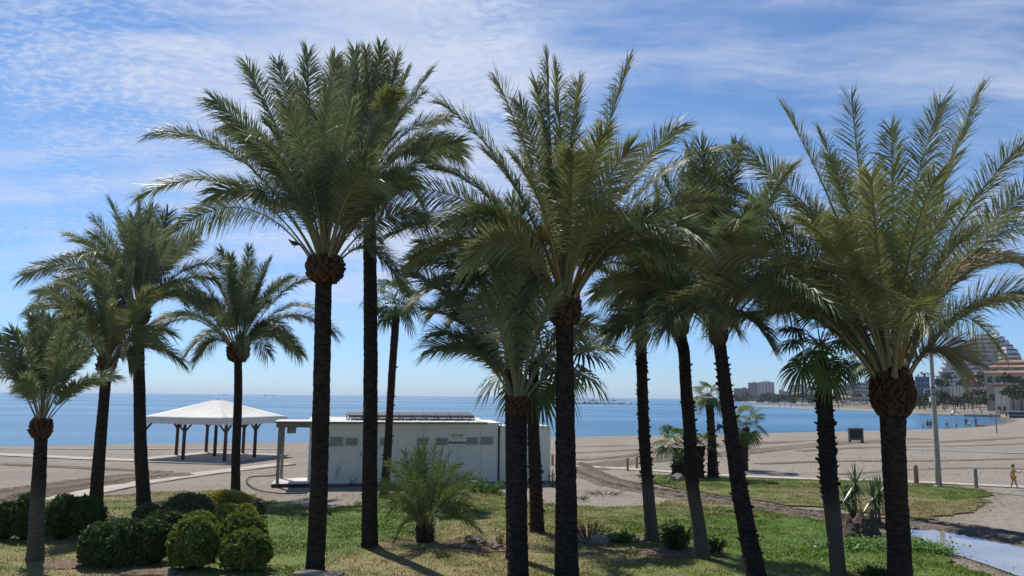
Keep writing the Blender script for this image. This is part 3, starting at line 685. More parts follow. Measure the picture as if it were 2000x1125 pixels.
PN = [0]
def date_palm(label, base, line, wpx, bossd, tips, L, nfill=26, el=(12, 86), leaf='leaf', leaflen=None, spiky=0, smooth_below=0, Y=None,
              n=185, singles=90, lift=0.34, flowers=0, bark='bark', rough=0.055, group='date palms on the lawn', dry=(), wmul=1.0, fillL=1.0, droopn=0, dens=1.0, bare=.22, ybias=0.0):
    PN[0] += 1; seed = PN[0] * 100; rnd = random.Random(seed)
    B = G(*base); Y = B.y
    root = thing('date_palm', label, 'palm tree', (B.x, B.y, 0), 0, group)
    off = Vector((B.x, B.y, 0))
    pts = [tuple(Vector((B.x, B.y, -0.15)) - off), tuple(-off + Vector((B.x, B.y, 0.02)))] + [tuple(at(x, y, Y) - off) for x, y in line] + [tuple(at(bossd[0], bossd[1], Y) - off)]
    rads = [wd(w_, Y) / 2 for w_ in list(wpx) + [wpx[-1]]]
    me, c, s, r = trunk_mesh(pts, rads, seed, rough=rough, smooth_below=smooth_below)
    link('trunk', me, M[bark], root)
    if spiky: stubs_joined(c, s, r, max(smooth_below, .3), s[-1] - .1, spiky, .085, seed, M[bark], root)
    bx, by, bw, bh = bossd
    bc = at(bx, by, Y) - off; rw = wd(bw, Y) / 2; bhh = wd(bh, Y) / 2
    boss(root, (bc.x, bc.y, bc.z), rw, bhh, seed, singles)
    P0 = np.array([bc.x, bc.y, bc.z + bhh * .75])
    mats = [M[leaf], M['petiole']]; k = 0
    ll = (leaflen or L * 0.10) * 1.52
    def add(T, lf, seed_, ml=None, **kw):
        T = P0 + (T - P0) * .965
        d = T - P0; hxy = math.hypot(d[0], d[1]) + 1e-6; Ld = np.linalg.norm(d)
        e = math.atan2(d[2], hxy)
        st = P0 + np.array([d[0], d[1], 0]) / hxy * rw * .62 * math.cos(max(0, min(e + .35, 1.5))) + np.array([0, 0, -bhh * .5 * math.cos(max(e, 0))])
        C = st + (T - st) * .44 + np.array([0, 0, (.24 + lf * .72) * hxy + .03 * Ld]) + np.array([rnd.uniform(-.04, .04), rnd.uniform(-.04, .04), 0]) * Ld
        mesh = frond_mesh('frond', st, C, T, seed_, leaflen=ll * rnd.uniform(.9, 1.1), n=int(n * dens), w=0.024 * wmul, rr=0.034 * L / 5.3, bare=bare, **kw)
        o = link('frond', mesh, None, root)
        for mm in (ml or mats): mesh.materials.append(mm)
        return o
    for tp in tips:
        tx, ty = tp[0], tp[1]; dy = tp[2] if len(tp) > 2 else rnd.uniform(-.35, .35); lf = tp[3] if len(tp) > 3 else lift
        # depth: dy is a share of the frond length
        T = np.array(at(tx, ty, Y + dy * L * .9) - off)
        k += 1; add(T, lf, seed + k)
    for q in range(nfill):
        f = (q + .5) / nfill; e = R(el[0] * .8 + (el[1] - el[0] * .8) * f ** 1.35 + rnd.uniform(-6, 6)); a = q * 2.39996 + rnd.uniform(-.3, .3) + seed
        Lq = L * fillL * rnd.uniform(.82, 1.0) * (0.86 + .14 * math.sin(max(e, 0)))
        x, y = math.cos(a), math.sin(a)
        if abs(x) > .8 and e < R(50) and tips: x *= .75      # the sides are given by the tips read off the photo
        T = P0 + Lq * np.array([x * math.cos(e), y * math.cos(e), math.sin(e)])
        T[2] -= Lq * .20 * math.cos(e); k += 1
        add(T, lift * rnd.uniform(.7, 1.2), seed + k)
    for q in range(droopn):     # old fronds hanging low
        a = rnd.uniform(0, 2 * math.pi); Lq = L * rnd.uniform(.6, .85)
        T = P0 + Lq * np.array([math.cos(a) * .8, math.sin(a) * .8, rnd.uniform(-.25, .1)]); k += 1
        add(T, .5, seed + k)
    for (tx, ty, dy, lf) in dry:
        T = np.array(at(tx, ty, Y + dy * L) - off); k += 1
        o = add(T, lf, seed + k, ml=[M['dry_leaf'], M['dry_leaf']]); tag(o, 'dry straw coloured frond')
    for q in range(flowers):
        a = -math.pi / 2 + rnd.uniform(-1.5, 1.5) if q % 3 else q * 2.4; e = R(rnd.uniform(60, 78)); Lq = L * rnd.uniform(.22, .32)
        mb = MB(); st = Vector(P0) + Vector((math.cos(a), math.sin(a), 0)) * rw * .35
        tp = st + Vector((math.cos(a) * math.cos(e), math.sin(a) * math.cos(e), math.sin(e))) * Lq
        mb.tube([st, st.lerp(tp, .5) + Vector((0, 0, .03)), tp], [.03, .026, .018], 5)
        for z in range(80):
            sp = st.lerp(tp, rnd.uniform(.72, 1)); dv = Vector((rnd.gauss(0, .4), rnd.gauss(0, .4), rnd.uniform(.2, 1))).normalized() * L * rnd.uniform(.045, .085)
            en = sp + dv; sd = dv.orthogonal().normalized() * .016
            mb.add([sp - sd, sp + sd, en + sd + Vector((0, 0, -.02)), en - sd + Vector((0, 0, -.02))], [(0, 1, 2, 3)])
        mb.build('flower_stalk', M['flower'], root)
    return root

# fan palms: leaf meshes shared by every crown
def fan_leaf_mesh(e, seed, lp=1.05, lb=0.95, nseg=26):
    """petiole rising at elevation e, then a folded, finger-split blade with drooping tips; unit crown radius about 2"""
    g = np.random.default_rng(seed); mb = MB()
    d0 = np.array([0, math.cos(e), math.sin(e)])
    e2 = e - R(28); d1 = np.array([0, math.cos(e2), math.sin(e2)])
    p0 = np.zeros(3); p1 = p0 + d0 * lp * .55; p2 = p1 + d1 * lp * .45
    mb.tube([Vector(p0), Vector(p1), Vector(p2)], [.028, .02, .014], 5, m=1)
    f = d1; s = np.array([1.0, 0, 0]); nrm = np.cross(s, f)
    tilt = g.uniform(-.35, .35); f = f * 1.0
    s2 = s * math.cos(tilt) + nrm * math.sin(tilt); n2 = np.cross(s2, f)
    A = np.radians(np.linspace(-128, 128, nseg))
    for k, a in enumerate(A):
        L = lb * (0.72 + .28 * math.cos(a * .6)) * g.uniform(.9, 1.08)
        d = f * math.cos(a) + s2 * math.sin(a); cr = -f * math.sin(a) + s2 * math.cos(a)
        fold = .16 if k % 2 else -.02
        def P(t):
            q = p2 + d * L * t + n2 * (fold * .25 * t * L + .10 * math.sin(t * 2.5) * L * abs(math.sin(a)))
            return q + np.array([0, 0, -1]) * L * (.55 * max(0, t - .45) ** 2 * 1.9 + .08 * t * t) * g.uniform(.85, 1.2)
        da = (A[1] - A[0]); wd_ = [0.004, .5 * da * .50 * L, .34 * da * .6 * L, .0]
        pm = [P(0.03), P(.5), P(.78), P(1.0)]
        mb.add([pm[0] - cr * wd_[0], pm[0] + cr * wd_[0], pm[1] + cr * wd_[1], pm[1] - cr * wd_[1], pm[2] + cr * wd_[2], pm[2] - cr * wd_[2], pm[3]],
               [(0, 1, 2, 3), (3, 2, 4, 5), (5, 4, 6)], 0)
    return mb.mesh('fan_leaf')
FANM = {}
for key, lm in (('g', 'fan'), ('d', 'fan_dark')):
    for ei, e in enumerate((-55, -30, -5, 20, 45, 70)):
        for sd in range(2):
            me = fan_leaf_mesh(R(e), ei * 10 + sd); me.materials.append(M[lm]); me.materials.append(M['petiole']); FANM[key, e, sd] = me
FN = [0]
def fan_palm(label, base, line, wpx, crown, rpx, nl=26, key='g', bark='bark_red', spiky=150, smooth_below=0, Y=None, group='fan palms', skirt=8, baseY=None, stubsz=.085, lower=True, hi=75):
    FN[0] += 1; seed = 5000 + FN[0] * 31; rnd = random.Random(seed)
    B = G(*base) if baseY is None else Vector((at(base[0], base[1], baseY).x, baseY, 0))
    Y = B.y; off = Vector((B.x, B.y, 0))
    root = thing('fan_palm', label, 'palm tree', (B.x, B.y, 0), 0, group)
    pts = [(0, 0, -.15), (0, 0, .02)] + [tuple(at(x, y, Y) - off) for x, y in line]
    pts.append(tuple(at(crown[0], crown[1] + rpx * .12, Y) - off)); rads = [wd(w_, Y) / 2 for w_ in list(wpx) + [wpx[-1] * .9]]
    me, c, s, r = trunk_mesh(pts, rads, seed, rough=.07, smooth_below=smooth_below, flare=.3)
    link('trunk', me, M[bark], root)
    if spiky: stubs_joined(c, s, r, max(smooth_below, .1), s[-1] - .05, spiky, stubsz, seed, M[bark], root)
    cc = at(crown[0], crown[1], Y) - off; sc = wd(rpx, Y) / 1.9
    top = c[-1]
    for k in range(nl):
        f = (k + .5) / nl; e = (-42 if lower else -15) + (hi + (42 if lower else 15)) * f
        ek = min((-55, -30, -5, 20, 45, 70), key=lambda q: abs(q - e - rnd.uniform(-12, 12)))
        o = link('fan_leaf', FANM[key, ek, rnd.randrange(2)], None, root)
        o.location = (top[0] * .5 + cc.x * .5, top[1], cc.z + rnd.uniform(-.10, .06) * sc); o.rotation_euler = (0, 0, k * 2.39996 + rnd.uniform(-.3, .3) + seed)
        o.scale = [sc * rnd.uniform(.85, 1.08)] * 3
    return root

# --- the row of large date palms, measured off the photograph: trunk line, widths, crown base (x, y, w, h), frond tips
date_palm('tall central date palm with orange flower stalks in its crown', (1107, 1142), [(1106, 1000), (1104, 820), (1103, 640), (1103, 600)], (46, 45, 40, 34, 34),
          (1103, 605, 62, 70), [(1068, 98, .1), (1084, 118, .2), (1046, 150, .15), (1232, 108, .1, .05), (965, 140, -.1, .1), (1012, 190, .3, .12), (1130, 150, .3), (858, 192, .0, .22), (1330, 238, .1, .16), (1440, 280, .15, .24), (848, 322, .25, .24),
                                (740, 372, .1, .3), (760, 450, -.1, .34), (1430, 395, -.1, .32), (800, 500, -.3, .36), (1340, 480, -.35, .34), (1270, 545, .3, .4), (900, 560, .3, .4), (1180, 250, -.5, .1), (1000, 300, -.6, .1), (1390, 330, .4, .2), (1300, 420, .4, .3), (880, 420, -.4, .3)],
          6.0, nfill=15, el=(24, 72), leaf='leaf_olive', flowers=6, singles=150, fillL=.85, leaflen=.58)
date_palm('large dark trunked date palm with a pigeon on one low frond', (615, 1116), [(622, 980), (628, 760), (632, 560), (635, 530)], (40, 34, 33, 32, 31),
          (635, 527, 72, 56), [(600, 92, .2), (478, 115, .1, .1), (540, 110, .3, .1), (655, 100, .2, .1), (700, 95, .3, .05), (410, 185, -.1, .14), (300, 250, .0, .26), (262, 376, .0, .30), (330, 452, .1, .36),
                               (845, 130, .1, .02), (770, 175, .4, .08), (905, 270, .1, .24), (880, 225, -.2, .16), (780, 545, -.1, .48), (850, 430, .2, .32), (720, 300, -.5, .1), (560, 200, -.5, .1), (470, 300, .5, .2), (440, 240, .3, .2), (500, 370, -.6, .3),
                               (640, 180, -.45, .08), (690, 200, -.4, .06), (575, 150, .4, .06)],
          5.3, nfill=13, leaflen=.56, flowers=1, singles=120, el=(40, 80), fillL=.92)
date_palm('big right hand date palm with a bulging crown base and a bleached hanging frond', (1758, 1152), [(1756, 1060), (1748, 940), (1744, 820), (1744, 770)], (45, 43, 41, 44, 50),
          (1743, 768, 82, 100), [(1525, 195, .0, .2), (1660, 172, .1, .1), (1740, 235, .3, .06), (1600, 250, .3, .14), (1840, 185, .2, .08), (1918, 160, .05, .08), (2010, 262, -.1, .16), (1450, 285, .0, .26), (1420, 350, .3, .3),
                                 (1370, 480, -.2, .34), (1250, 640, -.1, .42), (1400, 560, .3, .36), (2060, 420, .1, .28), (2050, 520, .3, .30), (2080, 610, .0, .34), (1985, 400, .35, .22), (1960, 680, .3, .52), (1400, 640, .35, .42), (2080, 340, .3, .2),
                                 (1700, 330, -.5, .08), (1830, 330, -.5, .08), (1560, 420, -.5, .2), (1900, 450, -.5, .2), (1500, 500, .5, .3), (1620, 300, .5, .1), (1470, 420, .2, .3), (1500, 600, .5, .42), (1480, 560, -.2, .4)],
          6.9, nfill=10, el=(34, 74), leaflen=.66, flowers=7, singles=560, leaf='leaf_olive', lift=.32, dry=[(1885, 700, -.15, .62), (1985, 500, .1, .55), (1575, 395, .2, .35)], bark='bark_red', fillL=.8)
date_palm('tallest date palm, its narrow dark trunk just behind the pavilion palm', (722, 1070), [(722, 950), (724, 700), (722, 450), (722, 360)], (36, 30, 28, 26, 22),
          (722, 352, 34, 44), [(692, 92, .2, .05), (745, 82, .2, .04), (775, 105, .1, .05), (715, 90, .1, .04), (660, 118, .2, .1), (800, 130, .3, .08), (830, 175, .2, .1), (640, 200, .4, .15), (870, 230, .2, .2), (890, 275, .0, .24), (905, 300, .3, .28), (560, 260, .3, .3), (850, 320, -.2, .3), (600, 330, .4, .35), (820, 390, .3, .4), (760, 200, -.3, .1), (700, 180, -.3, .1)],
          4.3, nfill=7, leaf='leaf_olive', leaflen=.48, singles=64, el=(25, 86), fillL=.9, dry=[(745, 395, -.3, .4)])
date_palm('date palm with a low wide crown in front of the hut end', (1012, 1132), [(1011, 1000), (1011, 870), (1012, 800)], (40, 38, 36, 36),
          (1012, 795, 44, 40), [(835, 600, .1, .25), (850, 645, -.1, .3), (790, 520, .1, .25), (900, 480, .2, .2), (960, 400, .2, .1), (1020, 390, .1, .06), (1075, 420, .2, .1), (1150, 470, .5, .18), (870, 560, .3, .3), (1190, 640, .6, .36), (950, 500, -.4, .1), (1010, 470, -.3, .06)],
          4.9, nfill=9, leaf='leaf', leaflen=.52, singles=70, el=(38, 88), lift=.26, fillL=.85)
date_palm('date palm standing close behind the low crowned one, trunk half hidden', (1002, 1092), [(1000, 950), (998, 800), (996, 640)], (30, 26, 24, 22),
          (996, 632, 34, 36), [(795, 505, .1, .3), (812, 470, .3, .26), (800, 590, .1, .45), (830, 560, -.2, .4), (860, 430, .2, .2), (920, 390, .2, .12), (1100, 400, .3, .2), (1180, 520, .2, .36), (1000, 380, .2, .1), (870, 640, .3, .5), (1150, 450, .3, .3)],
          4.0, nfill=9, leaflen=.46, singles=20, el=(15, 86), lift=.3, fillL=.9)
date_palm('leaning date palm with a rough dark trunk, just left of the bay view', (1478, 1132), [(1460, 1040), (1440, 930), (1422, 800), (1408, 690), (1404, 665)], (40, 36, 33, 28, 24, 24),
          (1403, 655, 34, 36), [(1290, 330, .1, .2), (1345, 280, .2, .1), (1440, 270, .2, .08), (1400, 290, .3, .06), (1530, 320, .2, .16), (1590, 420, .1, .3), (1260, 430, .2, .3), (1215, 560, .1, .36), (1240, 650, -.1, .45), (1570, 520, .1, .36), (1560, 610, .3, .45), (1300, 640, -.4, .4), (1500, 660, -.3, .45),
                                (1330, 420, -.4, .15), (1470, 400, -.4, .15), (1260, 500, .4, .3), (1290, 600, -.3, .42), (1380, 640, -.6, .3)],
          5.2, nfill=12, leaflen=.52, singles=56, spiky=140, el=(8, 86), lift=.28)
date_palm('date palm with a curved trunk, pale and smooth low down, beside the leafy shrub', (1372, 1090), [(1362, 1010), (1350, 930), (1347, 840), (1340, 760), (1336, 690), (1328, 655)], (34, 27, 25, 24, 24, 22, 24),
          (1326, 640, 34, 40), [(1190, 480, .1, .3), (1220, 420, .2, .24), (1280, 350, .2, .14), (1340, 330, .1, .08), (1400, 350, .2, .12), (1170, 560, .2, .4), (1190, 640, .1, .5), (1450, 430, .2, .3), (1250, 560, -.5, .3), (1480, 560, .1, .45), (1440, 640, .2, .5)],
          4.4, nfill=11, leaf='leaf', leaflen=.48, singles=56, spiky=60, smooth_below=2.2, bark='bark_grey', el=(5, 86), lift=.3)
date_palm('date palm in the middle of the left group, taller than its neighbours', (281, 986), [(275, 880), (272, 750), (270, 630)], (28, 25, 22, 20),
          (270, 618, 42, 34), [(215, 392, .1, .06), (270, 385, .2, .04), (330, 410, .2, .08), (180, 422, .1, .1), (130, 455, .0, .2), (38, 536, .0, .3), (60, 590, .3, .36), (300, 400, .3, .05), (380, 455, .1, .2), (430, 512, .0, .28), (105, 505, .3, .25), (350, 480, .3, .2), (240, 430, -.3, .06), (300, 440, -.3, .06), (160, 560, .3, .4), (400, 590, .3, .4)],
          5.6, nfill=14, leaflen=.58, singles=64, el=(30, 86), fillL=.85)
date_palm('date palm with a bent trunk leaning right, between the two left hand date palms', (186, 1012), [(190, 940), (198, 840), (206, 750), (208, 728)], (27, 25, 22, 19, 20),
          (208, 715, 32, 36), [(75, 560, .1, .3), (55, 600, .2, .36), (120, 540, .2, .2), (180, 510, .2, .1), (240, 520, .2, .1), (90, 640, .1, .4), (255, 700, .1, .6), (120, 680, .3, .5), (265, 600, .3, .3), (150, 590, -.4, .2)],
          4.6, nfill=15, leaf='leaf_olive', leaflen=.50, singles=56, el=(20, 86), fillL=.85, bark='bark_red', dry=[(235, 690, -.3, .5)])
date_palm('date palm in front of the white pavilion with a round, evenly spread crown', (460, 962), [(461, 880), (465, 780), (465, 705)], (18, 17, 16, 15),
          (465, 690, 40, 36), [(430, 482, .2, .08), (450, 500, .1, .05), (487, 478, .2, .04), (528, 505, .2, .08), (360, 520, .1, .16), (290, 650, .0, .34), (285, 585, .3, .3), (380, 700, -.2, .62), (362, 690, .2, .55), (600, 540, .1, .26), (625, 600, .1, .32), (660, 648, .1, .4), (590, 690, .0, .55), (340, 560, .3, .22), (525, 690, -.3, .55), (310, 620, -.3, .34), (560, 640, -.3, .34), (555, 545, .3, .2)],
          5.2, nfill=18, leaflen=.52, singles=64, el=(8, 86), fillL=.9, lift=.3)
date_palm('short date palm at the left edge with thin upright fronds', (68, 1096), [(72, 1010), (78, 900), (80, 860)], (32, 28, 25, 22),
          (80, 838, 36, 40), [(60, 612, .1, .08), (100, 615, .2, .06), (150, 625, .2, .12), (20, 640, .1, .14), (-15, 650, .1, .2), (190, 660, .1, .2), (185, 742, .1, .38), (-30, 720, .1, .3), (80, 605, .3, .04), (-40, 690, .3, .26), (170, 690, .3, .26), (125, 640, -.3, .1), (40, 650, -.3, .1)],
          3.3, nfill=9, leaflen=.36, singles=60, el=(38, 88), fillL=.82, lift=.2, dens=.62, bare=.32, bark='bark_grey')
date_palm('young trunkless date palm on the grass in front of the cream hut', (830, 1058), [(830, 1040), (830, 1030)], (28, 30, 28),
          (830, 1042, 32, 34), [(742, 938, .1, .25), (755, 905, .2, .2), (790, 880, .2, .1), (828, 868, .1, .05), (850, 868, .2, .05), (880, 882, .1, .1), (900, 905, .2, .14), (922, 922, .0, .2), (770, 975, -.1, .35), (740, 965, .2, .3), (905, 960, -.1, .35), (860, 900, -.3, .1), (800, 915, -.3, .1), (890, 990, -.3, .4), (785, 990, -.3, .4), (812, 880, .2, .06)],
          2.75, nfill=26, leaflen=.30, singles=50, el=(14, 86), lift=.22, n=60, wmul=.75, group='young palms', leaf='leaf_young')
# --- fan palms
fan_palm('slim leaning fan palm rising in front of the cream hut', (750, 972), [(757, 880), (765, 740), (772, 635)], (20, 17, 14, 15), (770, 590), 70, 20, spiky=40, bark='bark_red')
fan_palm('fan palm whose large leaves hang out to the right behind the central palm', (1049, 1040), [(1046, 940), (1041, 820), (1042, 740), (1048, 700)], (24, 26, 24, 20, 20), (1062, 700), 140, 18, key='d', spiky=90, smooth_below=.4)
fan_palm('fan palm with a pale flared foot and a ragged band of old leaf bases', (1274, 1056), [(1266, 960), (1258, 850), (1253, 700), (1252, 600)], (34, 24, 22, 21, 20), (1250, 560), 95, 18, key='d', spiky=190, smooth_below=1.9, bark='bark_grey')
fan_palm('fan palm with a spiky brown trunk, directly left of the yucca clump', (1638, 1128), [(1628, 1020), (1619, 930), (1613, 830), (1609, 745), (1608, 730)], (34, 26, 30, 31, 28, 25), (1602, 672), 108, 18, key='g', spiky=220, smooth_below=2.0, stubsz=.085, bark='bark_grey')
fan_palm('fan palm hidden by the big right hand palm, only its hanging leaves showing', (1748, 1012), [(1747, 930), (1742, 830), (1722, 755)], (22, 20, 18, 18), (1702, 700), 72, 20, key='g', spiky=30)
fan_palm('free standing fan palm beyond the lawn, tallest of the beach side clump', (1393, 932), [(1391, 880), (1388, 820), (1385, 788)], (20, 19, 15, 15), (1384, 772), 46, 15, spiky=120, stubsz=.12, group='fan palms by the beach')
fan_palm('squat fan palm with two fat leaves reaching left, at the lawn tip by the beach', (1324, 932), [(1325, 905), (1325, 880)], (22, 22, 18), (1322, 868), 58, 12, spiky=60, stubsz=.14, group='fan palms by the beach', lower=False)
fan_palm('squat fan palm directly behind the curved palm trunk', (1362, 932), [(1363, 905), (1366, 880)], (24, 22, 18), (1368, 866), 44, 10, spiky=60, stubsz=.14, group='fan palms by the beach', lower=False)
fan_palm('fan palm peeking out to the right of the leaning trunk, bay behind it', (1452, 918), [(1453, 880), (1456, 845)], (18, 16, 14), (1458, 828), 54, 13, spiky=40, stubsz=.12, group='fan palms by the beach')
# ------------------------------------------------------------------ shrubs and small plants
def leaf_blob(name, lobes, nleaf, size, seed, core=0.86, squash=0.0, ragged=.05):
    """leaves spread over the skin of several merged lobes: (x, y, z, rx, ry, rz)"""
    g = np.random.default_rng(seed); P = []; N = []
    A = np.array(lobes, float); area = (A[:, 3] * A[:, 5]) ** 1.0
    for k, (x, y, z, rx, ry, rz) in enumerate(lobes):
        n = int(nleaf * area[k] / area.sum()); d = g.normal(size=(n, 3)); d /= np.linalg.norm(d, axis=1)[:, None]
        d[:, 2] = np.where(d[:, 2] < -.6, -d[:, 2], d[:, 2])
        lump = 1 + .26 * (fnoise(d[:, :2] * 2 + d[:, 2:] * 1.3 + k, .55, seed) - .5)
        rr = (g.uniform(.82, 1.0, n) + np.abs(g.normal(0, ragged * 1.3, n)) + (g.random(n) < .03) * g.uniform(0, .14, n)) * lump
        p = np.array([x, y, z]) + d * rr[:, None] * [rx, ry, rz]
        P.append(p); N.append(d / [rx, ry, rz])
    P = np.vstack(P); N = np.vstack(N); N /= np.linalg.norm(N, axis=1)[:, None]
    for (x, y, z, rx, ry, rz) in lobes:      # drop what lies deep inside another lobe
        q = (((P - [x, y, z]) / [rx, ry, rz]) ** 2).sum(1); k = q > .66; P = P[k]; N = N[k]
    k = P[:, 2] > .0; P = P[k]; N = N[k]; n = len(P)
    a = N * .5 + g.normal(0, .6, (n, 3)); a /= np.linalg.norm(a, axis=1)[:, None]
    u = np.cross(a, g.normal(size=(n, 3))); u /= np.linalg.norm(u, axis=1)[:, None]; v = np.cross(a, u)
    s = (size * 1.15 * g.uniform(.6, 1.35, n))[:, None]
    up = u * s; vp = v * s * .55
    V = np.stack([P - up, P + vp + a * s * .15, P + up, P - vp + a * s * .15], 1).reshape(-1, 3)
    Q = np.arange(4 * n).reshape(-1, 4)
    return npmesh(name, V, Q)
def core_mesh(lobes, k=.84):
    mb = MB()
    for (x, y, z, rx, ry, rz) in lobes:
        vs = []; fs = []; m, n = 9, 14
        for i in range(m):
            ph = math.pi * i / (m - 1)
            for j in range(n):
                t = 2 * math.pi * j / n; r = k * (1 + .08 * math.sin(3 * t + i))
                vs.append((x + rx * r * math.sin(ph) * math.cos(t), y + ry * r * math.sin(ph) * math.sin(t), max(0.0, z + rz * r * math.cos(ph))))
        for i in range(m - 1):
            for j in range(n): fs.append((i * n + j, i * n + (j + 1) % n, (i + 1) * n + (j + 1) % n, (i + 1) * n + j))
        mb.add(vs, fs)
    return mb
SH = [0]
def bush(label, px, py, wpx, hpx, mat, nleaf=5000, size=.055, lobes=None, cat='bush', group='bushes at the left', name='round_bush', ragged=.05, dy=0.0, sidx=.8):
    """px, py: middle of the foot in the photograph; w, h in photo pixels"""
    SH[0] += 1; seed = 900 + SH[0]
    B = G(px, py); r = wd(wpx, B.y) / 2 * .86; Y = B.y + r * .75 + dy
    hgt = at(px, py - hpx, Y).z * .95
    X = at(px, py, Y).x
    root = thing(name, label, cat, (X, Y, 0), 0, group)
    lb = lobes or [(0, 0, hgt * .48, r, r * .9, hgt * .54)]
    if lobes: lb = [(x * r, y * r, z * hgt, a * r, b * r, c * hgt) for x, y, z, a, b, c in lobes]
    link('foliage', leaf_blob('foliage', lb, nleaf, size, seed, ragged=ragged), M[mat], root)
    core_mesh(lb).build('stem_or_core', M['twig_core'], root)  # solid dark filler core inside the leaves, stops see-through
    return root
bush('clipped ball bush with bright new leaves, front row, middle', 375, 1122, 102, 112, 'bush', 7500, .05)
bush('clipped ball bush with bright new leaves, front row, beside the palm trunk', 479, 1122, 104, 88, 'bush', 7500, .05)
bush('clipped ball bush just behind the front ball next to the palm trunk', 472, 1092, 100, 92, 'bush', 6000, .05)
bush('small round bush behind the middle front ball', 384, 1078, 84, 80, 'bush', 4500, .05)
bush('wide dark green bush with a lumpy top, front row, left end', 238, 1120, 186, 108, 'bush_dark', 13000, .05,
     [(-.55, 0, .42, .50, .5, .50), (.1, .1, .47, .62, .55, .53), (.62, .25, .46, .42, .5, .52), (-.25, -.1, .3, .5, .5, .4)])
bush('dark hedge like bush behind the short palm at the left edge', 30, 1062, 110, 96, 'bush_dark', 6500, .055, [(-.5, 0, .40, .55, .5, .45), (.35, 0, .48, .62, .6, .54)])
bush('dark bushy mass right of the short left palm', 140, 1062, 126, 96, 'bush_dark', 8500, .055, [(-.42, 0, .46, .58, .6, .54), (.42, .1, .46, .58, .6, .52)])
bush('low brownish green bush behind the ball bushes', 368, 1030, 108, 66, 'bush_grey', 6500, .045)
bush('yellow tinged low bush, furthest back of the clump', 441, 1008, 102, 50, 'bush_yellow', 6000, .045)
bush('yellowish low mound just behind the ball bushes on the right', 458, 1034, 96, 52, 'bush_yellow', 5500, .045, [(-.4, 0, .42, .6, .7, .56), (.4, 0, .44, .6, .7, .52)])
bush('dark filler bush between the wide bush and the brownish one', 318, 1064, 96, 68, 'bush_dark', 5000, .05)
bush('small grey green bush at the foot of the tallest left palm', 288, 1030, 62, 46, 'bush_grey', 2600, .045)
bush('low grey bush right of the yellow mounds', 500, 1012, 40, 38, 'bush_grey', 1500, .045)

def shrub(label, px, py, wpx, hpx, mat, nst=26, leafn=26, size=.07, seed=1, cat='shrub', name='leafy_shrub', group='shrubs on the lawn', thin=.3, spread=1.0):
    """upright stems with leaves along them"""
    B = G(px, py); g = random.Random(seed); hgt = wd(hpx, B.y); r = wd(wpx, B.y) / 2
    root = thing(name, label, cat, (B.x, B.y, 0), 0, group)
    st = MB(); V = []; Q = []
    for k in range(nst):
        a = g.uniform(0, 6.283); q = g.random() ** .5; hh = hgt * g.uniform(.5, 1.0) * (1 - .3 * q)
        b = Vector((math.cos(a) * q * r * .5, math.sin(a) * q * r * .5, 0)); t = Vector((math.cos(a) * q * r * spread, math.sin(a) * q * r * spread, hh))
        md = b.lerp(t, .5) + Vector((0, 0, hh * .1)); st.tube([b, md, t], [.014, .01, .004], 4)
        for i in range(leafn):
            f = g.uniform(thin * .6, 1.0); p = b.lerp(md, f * 2) if f < .5 else md.lerp(t, f * 2 - 1)
            d = Vector((g.gauss(0, 1), g.gauss(0, 1), g.uniform(.1, 1.4))).normalized(); s = size * g.uniform(.6, 1.3)
            sd = d.cross(Vector((g.gauss(0, 1), g.gauss(0, 1), g.gauss(0, 1)))).normalized() * s * .16
            o = len(V); V += [tuple(p - sd * .3), tuple(p + d * s * .5 - sd), tuple(p + d * s), tuple(p + d * s * .5 + sd)]; Q.append((o, o + 1, o + 2, o + 3))
    link('foliage', npmesh('foliage', V, Q), M[mat], root); st.build('stem_or_core', M['twig_core'], root)
    return root
shrub('upright dark leafy shrub left of the curved pale palm trunk', 1322, 1078, 74, 66, 'bush_dark', 60, 44, .10, 3)
shrub('low dark shrub at the right foot of the curved palm trunk', 1392, 1082, 56, 36, 'bush_dark', 36, 36, .09, 4)
shrub('dry reddish brown shrub between the trunks, on a patch of bare soil', 1148, 1052, 84, 40, 'dry_bush', 50, 40, .06, 5)
shrub('clump of strappy green leaves beside the dry shrub', 1212, 1060, 54, 22, 'herb', 40, 10, .16, 6, name='strappy_plant', cat='plant')
shrub('bright green weeds growing against the right half of the cream hut', 945, 962, 92, 30, 'herb', 60, 40, .10, 7, name='weed_clump', cat='plant', group='weeds by the hut')
shrub('dark weedy shrub against the hut wall behind the young palm', 905, 955, 46, 42, 'bush_dark', 26, 30, .09, 8, name='weed_clump', cat='plant', group='weeds by the hut')
shrub('scraggy weed at the foot of the hut wall below the vent', 686, 948, 26, 20, 'bush_dark', 12, 14, .08, 9, name='weed_clump', cat='plant', group='weeds by the hut', spread=1.2)
shrub('dark weed at the right corner of the annex', 1078, 950, 20, 44, 'bush_grey', 16, 20, .08, 10, name='weed_clump', cat='plant', group='weeds by the hut')
shrub('thin branching weed standing in the bare soil bed', 975, 1066, 22, 44, 'bush_grey', 9, 14, .07, 11, name='weed_clump', cat='plant', group='plants in the soil bed', thin=.1)
shrub('low clump of grey green leaves in the bare soil bed', 930, 1066, 50, 16, 'bush_grey', 30, 16, .08, 12, name='weed_clump', cat='plant', group='plants in the soil bed')
shrub('low sprawling weeds at the right side of the bare soil bed', 965, 1074, 44, 12, 'dry_bush', 24, 14, .07, 13, name='weed_clump', cat='plant', group='plants in the soil bed')
shrub('green leafy tuft at the bottom edge just left of the big right palm', 1710, 1136, 66, 30, 'bush_dark', 44, 30, .09, 14, name='leafy_tuft', cat='plant')
shrub('straggly weed at the left side of the tallest trunk foot', 642, 1006, 14, 12, 'bush_dark', 10, 10, .06, 15, name='weed_clump', cat='plant', group='weeds by the hut')
